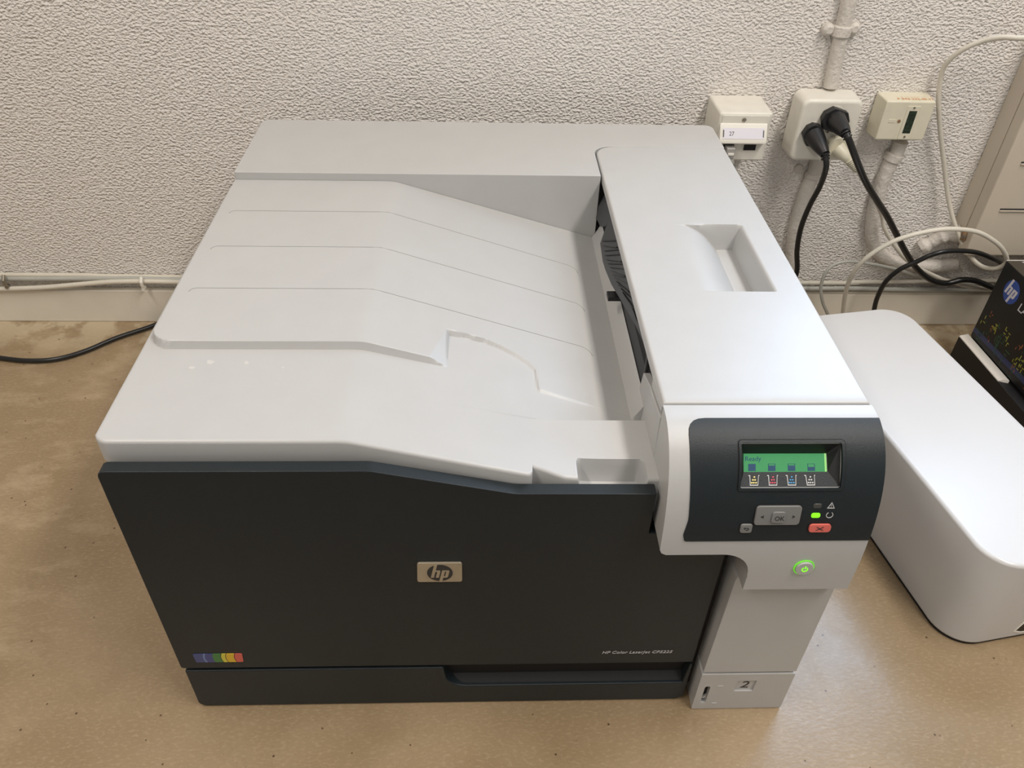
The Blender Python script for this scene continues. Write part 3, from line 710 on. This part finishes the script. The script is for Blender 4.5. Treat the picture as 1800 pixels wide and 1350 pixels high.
# ================================================================== WHITE ROUNDED DEVICE at the right
ca, sa = math.cos(math.radians(9.8)), math.sin(math.radians(9.8))
def bxm(z0): return lambda u, v, h: Vector((u*ca - v*sa, u*sa + v*ca, z0+h))
cx, cy = (0.812*ca - 0.14*sa), (0.812*sa + 0.14*ca)
WC = thing('white_device_case', 'large plain white rounded plastic case lying right of the printer', 'device', (cx, cy, 0))
plate('case_shell', rrect(0.7320, -0.0680, 0.8930, 0.3430, 0.036, 12), bxm(0), 0.0022, 0.128, 'white_case', WC, bevel=0.0042, seg=4, limit=50)
plate('case_base', rrect(0.7335, -0.0665, 0.8915, 0.3415, 0.0345, 12), bxm(0), 0.0, 0.0022, 'black', WC)
def bfront(u, v, h): p = bxm(0)(u, -0.0680-h, 0); return Vector((p.x, p.y, v))
slot = [(0.8040, 0.0155), (0.8120, 0.0120), (0.8500, 0.0120), (0.8580, 0.0200), (0.8580, 0.0400), (0.8500, 0.0450), (0.8180, 0.0450), (0.8090, 0.0300)]
plate('slot_rim', [(0.812+(x-0.831)*1.06+0.019, 0.0285+(y-0.0285)*1.12) for x, y in slot], bfront, -0.0005, 0.0006, 'white_clean', WC, holes=[slot], bevel=0.0003)
plate('slot_opening', slot, bfront, -0.0004, 0.0003, 'black', WC)

# ================================================================== CARTONS at the far right
def cf(y): return 0.966 + 0.05*(0.531-y)
UC = thing('toner_carton', 'tall black printed toner carton with blue round logo, standing at the far right', 'box', (1.06, 0.35, 0.0502))
def carton_face(u, v, h):      # u = distance from the back edge towards the camera, v = height
    y = 0.531-u; return Vector((cf(y)-h, y, v))
plate('carton_body', [(cf(.531), 0.531), (cf(.16), 0.16), (cf(.16)+0.19, 0.16), (cf(.531)+0.19, 0.531)], on_top(0), 0.0502, 0.1735, 'carton', UC, bevel=0.0008)
plate('carton_lid', [(cf(.531)+.0003, 0.5307), (cf(.16)+.0003, 0.1603), (cf(.16)+0.1897, 0.1603), (cf(.531)+0.1897, 0.5307)], on_top(0), 0.1735, 0.1742, 'carton_top', UC)
box('torn_edge', (cf(.531), 0.5300, 0.1736), (cf(.531)+0.18, 0.5312, 0.1750), 'card_white', UC, label='pale rear card edge')
LM = lambda cu, cv: (lambda u, v, h: carton_face(cu+u, cv+v, h))
lc = (0.0335, 0.1455)
plate('round_logo', arc(*lc, 0.0150, 0, 360, 40, ry=0.0165)[:-1], carton_face, 0.0, 0.0003, 'logo_blue', UC)
h2 = [(0, 0), (0, 300), (78, 300), (78, 170), (172, 170), (192, 160), (200, 138), (200, 0), (124, 0), (124, 140), (78, 140), (78, 0)]
p2 = [(236, -125), (236, 170), (395, 170), (415, 160), (422, 138), (422, 30), (412, 6), (392, 0), (312, 0), (312, -125)]
p3 = [(312, 32), (346, 32), (346, 140), (312, 140)]
q2 = lambda l: [(lc[0] + ((x-216) + 0.36*(y-85))*0.000049, lc[1] + (y-85)*0.0000735) for x, y in l]
plate('logo_letters', q2(h2), carton_face, 0.0002, 0.0005, 'logo_white', UC, more=[(q2(p2), [q2(p3)])])
text('carton_lettering', 'LASERJET', 0.0165, lambda u, v, h: carton_face(0.0560+u, 0.1330+v, h), 0.0, 0.0003, 'logo_white', UC, shear=0.1)
text('lid_lettering', 'Y', 0.022, lambda u, v, h: Vector((0.985+u, 0.512+v, 0.1742+h)), 0.0, 0.0003, 'logo_white', UC)
# scattered abstract printed pattern on the lower part of the face
rnd = random.Random(3)
def glyph(u, v, s):
    L = []
    for k in range(rnd.randint(3, 5)):
        x = u + rnd.choice((0, .5, 1))*s; y = v + rnd.choice((0, .5, 1))*s*1.3
        if rnd.random() < .5: L.append(R1(x, y, x+s*.55, y+s*.16))
        else: L.append(R1(x, y, x+s*.16, y+s*.65))
    return L
for m, n, vr in (('pat_yellow', 16, (0.060, 0.100)), ('pat_orange', 9, (0.055, 0.095)), ('pat_green', 40, (0.052, 0.085))):
    G = []
    for k in range(n):
        u = rnd.uniform(0.004, 0.24); v = rnd.uniform(*vr)
        G += glyph(u, v, rnd.uniform(.006, .0095))
    o = plate('printed_pattern', G[0], carton_face, 0.0, 0.0002 + 0.00005*(m == 'pat_yellow'), m, UC, more=[(g, []) for g in G[1:]], smooth=False); o['kind'] = 'stuff'
plate('printed_band', [(0.0005, 0.0580), (0.30, 0.0680), (0.30, 0.0760), (0.0005, 0.0660)], carton_face, 0.0, 0.00012, 'pat_blue', UC)
LC = thing('lower_carton', 'black carton with a pale folded edge lying beneath the toner carton', 'box', (1.06, 0.35, 0))
plate('carton_body', [(cf(.56)-0.0125, 0.5345), (cf(.14)-0.0125, 0.14), (cf(.14)+0.20, 0.14), (cf(.56)+0.20, 0.5345)], on_top(0), 0.0, 0.0455, 'carton_matt', LC, bevel=0.0008)
bm = bmesh.new()
prof_ = [(-.0130, .0450), (-.0126, .0466), (-.0110, .0474), (-.0060, .0485), (-.0012, .0500), (-.0012, .0458)]
rings = []
for k in range(9):
    y = 0.535 - 0.1045*k/8
    rings.append([bm.verts.new((cf(y)+a, y + (0.003*math.sin(a*900) if k == 8 else 0), b)) for a, b in prof_])
for a, b in zip(rings, rings[1:]):
    for i in range(len(prof_)): j = (i+1) % len(prof_); bm.faces.new((a[i], a[j], b[j], b[i]))
bm.faces.new(rings[0]); bm.faces.new(rings[-1])
frombm('folded_edge', bm, 'card_white', LC, label='pale folded card edge')
box('top_sheet', (0.985, 0.17, 0.0455), (1.15, 0.52, 0.0502), 'carton_matt', LC)

# ================================================================== WALL FITTINGS
def rbox(name, x0, z0, x1, z1, yb, yf, m, parent, flare=0.0, r=0.004, bevel=0.003, **k):
    def fm(u, v, h):
        t = h; cxx, czz = (x0+x1)/2, (z0+z1)/2
        s = 1 + flare*(1-t)
        return Vector((cxx+(u-cxx)*s, yb+(yf-yb)*t, czz+(v-czz)*s))
    return plate(name, rrect(x0, z0, x1, z1, r), fm, 0, 1, m, parent, bevel=bevel, limit=40, **k)
wy = WY - 0.0003
# network socket
NS = thing('network_socket', 'white angled network wall socket labelled 27 behind the printer corner', 'socket', (0.589, wy, 0.288))
rbox('housing', 0.5552, 0.2885, 0.6222, 0.3512, wy, 0.5790, 'socket', NS, flare=0.03, bevel=0.0035)
rbox('faceplate', 0.5592, 0.2915, 0.6180, 0.3480, 0.5795, 0.5780, 'socket', NS, r=0.001, bevel=0.0004)
cyl('screw', (0.5862, 0.5782, 0.3432), (0.5862, 0.5768, 0.3430), 0.0026, 'brass', NS, bevel=0.0004)
hood = plate('hood', [(0.5780, 0.3385), (0.5765, 0.3390), (0.5660, 0.3205), (0.5660, 0.3170), (0.5700, 0.3160), (0.5780, 0.3110)], lambda u, v, h: Vector((h, u, v)), 0.5570, 0.6162, 'white_clean', NS, bevel=0.0008)
def hm(u, v, h):     # sloping face of the hood; v 0 bottom .. 1 top
    return Vector((u, 0.5660 + (0.5765-0.5660)*v, 0.3205 + (0.3390-0.3205)*v)) + Vector((0, -0.870, 0.493))*h
plate('label_window', R1(0.5608, 0.12, 0.6124, 0.74), hm, -0.0002, 0.0004, 'label_paper', hood)
for x in (0.5608, 0.6108): plate('label_slot', R1(x, 0.22, x+0.0014, 0.62), hm, 0.0003, 0.0006, 'print_mid', hood)
text('label_number', '27', 0.42, lambda u, v, h: hm(0.5685+u*0.0150, 0.30+v*0.8, h), 0.0003, 0.0006, 'print_dark', hood)
box('jack_opening', (0.5660, 0.5765, 0.3045), (0.5800, 0.5778, 0.3135), 'void', NS)
box('jack_opening', (0.5930, 0.5765, 0.3045), (0.6080, 0.5778, 0.3135), 'void', NS)
# network cable with plug
NC = thing('network_cable', 'grey network cable with ribbed plug hanging from the network socket', 'cable', (0.575, 0.57, 0.30))
box('plug', (0.5680, 0.5640, 0.2985), (0.5790, 0.5760, 0.3115), 'clear_plug', NC, bevel=0.0008)
box('plug_latch', (0.5700, 0.5625, 0.3030), (0.5775, 0.5640, 0.3060), 'white_clean', NC, bevel=0.0003)
tube('boot', [(0.5735, 0.570, 0.3000), (0.5775, 0.570, 0.2880), (0.5820, 0.572, 0.2740)], [0.0055]*8+[0.0045]*8+[0.0036], 'grey_cable', NC)
for k in range(7):
    z = 0.293-k*0.0028; x = 0.5757+k*0.00085
    cyl('boot_rib', (x, 0.570+k*.0002, z), (x, 0.570+k*.0002, z-0.0011), 0.0058-k*0.0002, 'print_mid', NC, sides=12)
tube('cable', [(0.582, 0.572, 0.274), (0.585, 0.580, 0.240), (0.584, 0.595, 0.180), (0.580, 0.602, 0.10), (0.572, 0.600, 0.030), (0.50, 0.602, 0.0045), (0.30, 0.606, 0.0045)], 0.0029, 'grey_cable', NC)

# power outlet
PO = thing('power_outlet', 'large square white wall power outlet with three plugs in it', 'power outlet', (0.703, wy, 0.281))
rbox('housing', 0.6640, 0.2805, 0.7420, 0.3610, wy, 0.6000, 'socket', PO, flare=0.04, r=0.010, bevel=0.005)
cyl('screw', (0.7040, 0.6001, 0.3215), (0.7040, 0.5988, 0.3215), 0.0026, 'brass', PO, bevel=0.0003)
box('screw_slot', (0.7035, 0.5982, 0.3195), (0.7045, 0.5989, 0.3235), 'print_dark', PO, rotz=0)
for x, z in ((0.6860, 0.3190), (0.7065, 0.3395), (0.7190, 0.3020)):
    cyl('socket_well', (x, 0.6004, z), (x, 0.5996, z), 0.0145, 'socket', PO, bevel=0.0002)
def plug(name, label, base, ang, exit_, pts, m, mplug, r, flange=0.0150, group=None):
    t = thing(name, label, 'power cord', base, group=group)
    B = Vector(base); E_ = Vector(exit_)
    def fm(u, v, h):
        c, s = math.cos(ang), math.sin(ang)
        return Vector((B.x + u*c - v*s, B.y-h, B.z + u*s + v*c))
    hexa = rpoly([(-flange, -0.004), (-flange*0.55, -flange*0.85), (flange*0.55, -flange*0.85), (flange, -0.004), (flange, 0.004), (flange*0.55, flange*0.75), (-flange*0.55, flange*0.75), (-flange, 0.004)], 0.002)
    plate('plug_face', hexa, fm, 0.0, 0.0100, mplug, t, bevel=0.0012)
    ctr = B + Vector((0, -0.008, 0)); mid = B.lerp(E_, 0.55) + Vector((0, -0.006, 0))
    P = catmull([ctr, mid, E_], 8); R_ = [0.0128*(1-k/(len(P)-1)) + (r+0.0022)*k/(len(P)-1) for k in range(len(P))]
    bm_ = bmesh.new(); tube_bm(bm_, P, R_, 10)
    frombm('plug_body', bm_, mplug, t, bevel=0, limit=60)
    d = (Vector(pts[1])-E_).normalized()
    for k in range(3):
        a = E_ - d*0.002 + d*0.0034*k
        cyl('strain_ring', tuple(a), tuple(a+d*0.0018), r+0.0022-k*0.0003, mplug, t, sides=16, bevel=0.0003)
    tube('cable', [exit_] + list(pts[1:]), r, m, t)
    return t
CL = [(0.6851, 0.565, 0.3121), (0.6906, 0.555, 0.309), (0.6954, 0.555, 0.2918), (0.7013, 0.57, 0.2593), (0.7019, 0.585, 0.2242), (0.7032, 0.595, 0.1864), (0.709, 0.6, 0.1478), (0.7187, 0.602, 0.1091)]
CR = [(0.7029, 0.558, 0.3442), (0.71, 0.548, 0.3319), (0.7279, 0.545, 0.3042), (0.7495, 0.55, 0.2756), (0.7757, 0.56, 0.2473), (0.8024, 0.57, 0.2195), (0.832, 0.58, 0.1852), (0.8591, 0.588, 0.1532), (0.8871, 0.595, 0.1241), (0.9186, 0.6, 0.1011), (0.9455, 0.602, 0.0932), (0.9672, 0.602, 0.0992), (0.9893, 0.602, 0.0974), (1.0199, 0.602, 0.0857)]
plug('black_power_cord', 'black power cord from the lower left plug, dropping behind the printer', (0.6850, 0.5995, 0.3185), -1.05, (0.6915, 0.560, 0.3075), CL[1:] + [(0.712, 0.602, 0.075), (0.690, 0.600, 0.025), (0.640, 0.600, 0.0035), (0.50, 0.610, 0.0035)], 'black_cable', 'black', 0.0036)
plug('black_power_cord', 'thick black power cord from the upper right plug, running behind the cartons', (0.7070, 0.5995, 0.3390), -0.30, (0.7060, 0.553, 0.3375), CR, 'black_cable', 'black', 0.0042, flange=0.0175)
CW = [(0.7403, 0.58, 0.2888), (0.7605, 0.585, 0.2656), (0.7923, 0.6, 0.2318), (0.8198, 0.612, 0.1977), (0.8308, 0.612, 0.1766), (0.8572, 0.612, 0.1467), (0.8857, 0.612, 0.1225), (0.9364, 0.612, 0.0977), (0.9873, 0.612, 0.0821), (1.0289, 0.612, 0.0764)]
t = thing('white_power_cord', 'white power cord with ribbed sleeve under the upper black plug', 'power cord', (0.719, 0.5995, 0.302))
cyl('plug_face', (0.7190, 0.5995, 0.3030), (0.7190, 0.5900, 0.3030), 0.0140, 'socket_cream', t, bevel=0.0015)
bm = bmesh.new(); P_ = catmull([(0.7190, 0.590, 0.303), (0.7270, 0.582, 0.2970), (0.7340, 0.580, 0.2915)], 6)
tube_bm(bm, P_, [0.0095-0.0045*k/(len(P_)-1) for k in range(len(P_))], 12); frombm('plug_body', bm, 'socket_cream', t, limit=60)
tube('sleeve_core', [(0.7310, 0.580, 0.2940), (0.7400, 0.5805, 0.2860), (0.7490, 0.581, 0.2780)], 0.0045, 'print_mid', t)
for k in range(8):
    a = Vector((0.7320, 0.580, 0.2932)).lerp(Vector((0.7480, 0.581, 0.2790)), k/7); d = Vector((0.016, 0.001, -0.0142)).normalized()
    cyl('sleeve_rib', tuple(a), tuple(a+d*0.0017), 0.0064-k*0.0002, 'socket_cream', t, sides=14, bevel=0.0003)
tube('cable', [(0.7300, 0.580, 0.295)] + CW, 0.0029, 'white_cable', t)

# telephone socket
TS = thing('telephone_socket', 'small square cream telephone socket with open terminal slot', 'socket', (0.808, wy, 0.307))
rbox('housing', 0.7735, 0.3072, 0.8370, 0.3580, wy, 0.6075, 'socket_cream', TS, flare=0.05, r=0.0025, bevel=0.0022)
rbox('insert', 0.8018, 0.3090, 0.8185, 0.3522, 0.6085, 0.6066, 'socket_cream', TS, r=0.0006, bevel=0.0004)
box('terminal_slot', (0.8055, 0.6063, 0.3172), (0.8155, 0.6068, 0.3462), 'pcb', TS)
for k in range(5): box('terminal', (0.8062, 0.6058, 0.3190+k*0.0055), (0.8148, 0.6064, 0.3215+k*0.0055), 'pcb', TS)
for z in (0.3502, 0.3125): cyl('screw', (0.8102, 0.6068, z), (0.8102, 0.6060, z), 0.0014, 'brass', TS, sides=12)
cyl('screw', (0.7965, 0.6078, 0.3325), (0.7965, 0.6070, 0.3325), 0.0022, 'rust', TS, sides=16)
box('embossed_mark', (0.7830, 0.6070, 0.3305), (0.7925, 0.6078, 0.3350), 'socket_cream', TS, bevel=0.0004)
for k, tx in enumerate(('T 043.222.40.77', 'F 043.222.40.17')):
    text('number_lettering', tx, 0.0078, lambda u, v, h, k=k: Vector((0.7890+u, 0.6215-k*0.0085+v, 0.3582+h)), -0.0001, 0.0004, 'orange_text', TS, xs=0.95)

# painted pipes
PUP = [(0.6930, 0.64, 1.88), (0.6940, 0.64, 1.20), (0.6960, 0.64, 0.60), (0.6987, 0.64, 0.4857), (0.7008, 0.64, 0.4669), (0.7029, 0.64, 0.4212), (0.7072, 0.64, 0.3655)]
PLO = [(0.7181, 0.64, 0.274), (0.7173, 0.64, 0.2536), (0.713, 0.64, 0.2155), (0.7127, 0.64, 0.1621), (0.7233, 0.64, 0.0858)]
PTE = [(0.8225, 0.64, 0.2953), (0.8216, 0.64, 0.2793), (0.8171, 0.64, 0.2548), (0.816, 0.64, 0.2209), (0.8204, 0.64, 0.1813), (0.8314, 0.64, 0.1465), (0.8544, 0.64, 0.1201), (0.8896, 0.638, 0.1079), (0.9339, 0.638, 0.1053), (0.9684, 0.638, 0.1085)]
STB = [(0.906, 0.632, 0.1347), (0.9193, 0.63, 0.1473), (0.931, 0.625, 0.1594), (0.9479, 0.62, 0.166)]
def lumpy(name, label, pts, r, m='paint', amp=0.05):
    P = catmull(pts, 8); rg = random.Random(len(name)+len(pts)); R_ = []
    cur = 0
    for _ in P: cur = cur*0.6 + rg.uniform(-1, 1)*amp; R_.append(r*(1+cur))
    bm_ = bmesh.new(); tube_bm(bm_, P, R_, 16)
    return tag(frombm(name, bm_, m, None, limit=70), label, 'pipe')
inset = lambda L, d: [(x, y+d, z) for x, y, z in L]
lumpy('conduit_pipe', 'white painted conduit pipe rising from the power outlet up the wall', inset(PUP, -0.0060), 0.0090, amp=0.02)
lumpy('conduit_pipe', 'white painted conduit pipe below the power outlet', inset(PLO, -0.0060), 0.0095, amp=0.02)
lumpy('conduit_pipe', 'white painted pipe curving from the telephone socket along the wall foot', inset(PTE, -0.0070), 0.0095, amp=0.05)
lumpy('pipe_stub', 'short lumpy painted pipe stub beside the heater corner', STB, 0.0105, amp=0.14)
cl = thing('pipe_clamp', 'white painted clamp around the upper conduit pipe', 'clamp', (0.7025, wy, 0.432))
bm = bmesh.new(); tube_bm(bm, [(0.7012, WY-0.006, 0.4270), (0.7016, WY-0.006, 0.4400)], [0.0118, 0.0118], 16); frombm('clamp_ring', bm, 'paint', cl, bevel=0.002)
for x, z in ((0.6850, 0.4345), (0.7165, 0.4365)):
    bm = bmesh.new(); tube_bm(bm, [(x, wy, z), (x, wy-0.007, z), (x, wy-0.0105, z)], [0.0080, 0.0076, 0.0045], 12); frombm('clamp_ear', bm, 'paint', cl, bevel=0.001)
cl = thing('pipe_clamp', 'white painted clamp on the conduit just below the power outlet', 'clamp', (0.7, wy, 0.25))
bm = bmesh.new(); tube_bm(bm, [(0.7172, WY-0.006, 0.2500), (0.7170, WY-0.006, 0.2420)], [0.0115, 0.0115], 16); frombm('clamp_ring', bm, 'paint', cl, bevel=0.002)
bm = bmesh.new(); tube_bm(bm, [(0.6960, wy, 0.2530), (0.6960, wy-0.003, 0.2530)], [0.0065, 0.0060], 12); frombm('clamp_ear', bm, 'paint', cl, bevel=0.001)
cl = thing('pipe_clamp', 'white painted clamp on the pipe just below the telephone socket', 'clamp', (0.82, wy, 0.275))
bm = bmesh.new(); tube_bm(bm, [(0.8205, WY-0.007, 0.2790), (0.8180, WY-0.007, 0.2680)], [0.0125, 0.0125], 16); frombm('clamp_ring', bm, 'paint', cl, bevel=0.002)

# heater
HT = thing('wall_heater', 'cream enamelled wall heater with slotted front panel at the right edge', 'heater', (1.30, wy, 0.145))
plate('heater_body', rpoly([(0.9450, 0.1600), (1.75, 0.1600), (1.75, 0.56), (0.9450, 0.56)], 0.002), on_front(WY), 0.0005, 0.0300, 'heater', HT)
plate('heater_front', rpoly([(0.9450, 0.1480), (1.75, 0.1480), (1.75, 0.56), (0.9450, 0.56)], 0.004), on_front(0.610), 0.0, 0.0230, 'heater', HT, bevel=0.003, seg=3)
for z in (0.2210, 0.2880, 0.3560, 0.4240, 0.4920):
    box('front_slot', (0.9660, 0.5862, z-0.0011), (1.70, 0.5885, z+0.0011), 'print_dark', HT)
    box('slot_lip', (0.9660, 0.5850, z-0.0032), (1.70, 0.5872, z-0.0011), 'heater', HT, bevel=0.0005)
bm = bmesh.new(); tube_bm(bm, [(0.9440, 0.605, 0.180), (0.9445, 0.603, 0.165)], [0.0045, 0.0050], 12); frombm('corner_bracket', bm, 'rust', HT)
cyl('bracket_screw', (0.9420, 0.600, 0.1725), (0.9380, 0.597, 0.1725), 0.0025, 'brass', HT, sides=12)

# ================================================================== LOOSE CABLES
tag(tube('white_cable', [(1.035, 0.628, 0.5645), (1.022, 0.605, 0.5650), (1.003, 0.582, 0.5500), (0.965, 0.568, 0.4920), (0.9148, 0.56, 0.4542), (0.8902, 0.57, 0.4465), (0.8726, 0.585, 0.4426), (0.8586, 0.6, 0.4328), (0.846, 0.61, 0.4204), (0.8386, 0.62, 0.4016), (0.8405, 0.625, 0.3833), (0.849, 0.625, 0.3525), (0.8661, 0.625, 0.3129), (0.8899, 0.625, 0.264), (0.9113, 0.622, 0.2187), (0.9301, 0.612, 0.1829), (0.9527, 0.6, 0.1507), (0.9718, 0.585, 0.1346), (0.986, 0.57, 0.1381), (0.9891, 0.56, 0.1552), (0.974, 0.555, 0.175), (0.9525, 0.55, 0.1917), (0.9216, 0.545, 0.2079), (0.8901, 0.54, 0.2154), (0.8607, 0.54, 0.2143), (0.8244, 0.54, 0.2047), (0.802, 0.545, 0.1881), (0.7836, 0.55, 0.1641), (0.7786, 0.56, 0.1326), (0.7832, 0.57, 0.099), (0.7947, 0.58, 0.0579), (0.805, 0.585, 0.0257)], 0.0031, 'white_cable'), 'long off-white cable looping from the upper right down behind the white case', 'cable')
tag(tube('black_cable', [(0.8486, 0.585, 0.0311), (0.8429, 0.585, 0.0598), (0.8395, 0.582, 0.0828), (0.8388, 0.575, 0.1124), (0.8488, 0.57, 0.1353), (0.8642, 0.565, 0.1504), (0.8812, 0.56, 0.1661), (0.9038, 0.56, 0.1716), (0.9393, 0.562, 0.1689), (0.9727, 0.568, 0.1558), (0.9965, 0.575, 0.1426), (1.0422, 0.59, 0.1092)], 0.0034, 'black_cable'), 'black cable arching from behind the white case to the cartons', 'cable')
tag(tube('grey_cable', [(0.7967, 0.6, 0.015), (0.7823, 0.6, 0.0411), (0.77, 0.6, 0.0605), (0.7603, 0.6, 0.0864), (0.7603, 0.6, 0.1107), (0.7706, 0.602, 0.1238), (0.7925, 0.605, 0.1269), (0.8282, 0.61, 0.1204), (0.874, 0.615, 0.1081), (0.9176, 0.62, 0.0926), (0.9653, 0.622, 0.0837), (1.0336, 0.622, 0.0771)], 0.0024, 'grey_cable'), 'thin grey cable making a small loop behind the white case', 'cable')
tag(tube('black_cable', [(-0.4696, 0.5447, 0.0045), (-0.4169, 0.5329, 0.0045), (-0.3749, 0.5265, 0.0045), (-0.3373, 0.5305, 0.0045), (-0.3049, 0.5493, 0.0045), (-0.2719, 0.5811, 0.0045), (-0.2318, 0.6101, 0.0045), (-0.1951, 0.6433, 0.0045)], 0.0034, 'black_cable'), 'black cable lying on the worktop left of the printer', 'cable')

# cable runs on the board at the wall foot, left then right part of one long run each
RA = [(-0.4841, 0.63, 0.072), (-0.435, 0.63, 0.0742), (-0.354, 0.63, 0.0748), (-0.2398, 0.63, 0.0765), (-0.1748, 0.63, 0.075)]
RB = [(-0.487, 0.625, 0.0586), (-0.438, 0.625, 0.0599), (-0.372, 0.625, 0.0633), (-0.3048, 0.625, 0.0705), (-0.2592, 0.625, 0.0737), (-0.1738, 0.625, 0.0733)]
RC = [(-0.4825, 0.633, 0.0797), (-0.4345, 0.633, 0.0791), (-0.3133, 0.633, 0.079), (-0.1752, 0.633, 0.077)]
RD = [(0.7374, 0.633, 0.0732), (0.8243, 0.633, 0.0748), (0.9115, 0.633, 0.0764), (1.0864, 0.633, 0.0806)]
RE = [(0.7371, 0.627, 0.0669), (0.8243, 0.627, 0.0675), (0.9125, 0.627, 0.066), (1.0896, 0.627, 0.0661)]
RF = [(0.7413, 0.632, 0.0566), (0.8289, 0.632, 0.0582), (1.0965, 0.632, 0.0567)]
tag(tube('wall_cable', RC + RD, 0.0034, 'white_cable'), 'topmost pale cable running along the wall foot', 'cable')
tag(tube('wall_cable', RA + [(0.2, 0.6325, 0.0690), (0.6, 0.6325, 0.0670)] + RE, 0.0034, 'grey_cable'), 'grey cable running along the wall foot in the middle of the bundle', 'cable')
tag(tube('wall_cable', RB + [(0.2, 0.6255, 0.0640), (0.6, 0.6255, 0.0600)] + RF, 0.0036, 'white_cable'), 'lowest pale cable of the bundle, sagging to the board at the left', 'cable')
for x, z, y, lab in ((-0.4248, 0.0740, 0.6240, 'small metal cable clip at the left photo edge'), (-0.2290, 0.0740, 0.6210, 'small white cable clip just left of the printer')):
    c = thing('cable_clip', lab, 'clip', (x, y, z))
    bm = bmesh.new(); tube_bm(bm, [(x, y-0.0005, z-0.0085), (x, y-0.0035, z-0.003), (x, y-0.0035, z+0.003), (x, y+0.002, z+0.009)], 0.0024, 8); frombm('clip_band', bm, 'white_clean' if x > -0.3 else 'brass', c)
    cyl('clip_nail', (x, y+0.0035, z-0.0085), (x, y-0.0040, z-0.0085), 0.0024, 'white_clean' if x > -0.3 else 'brass', c, sides=12)
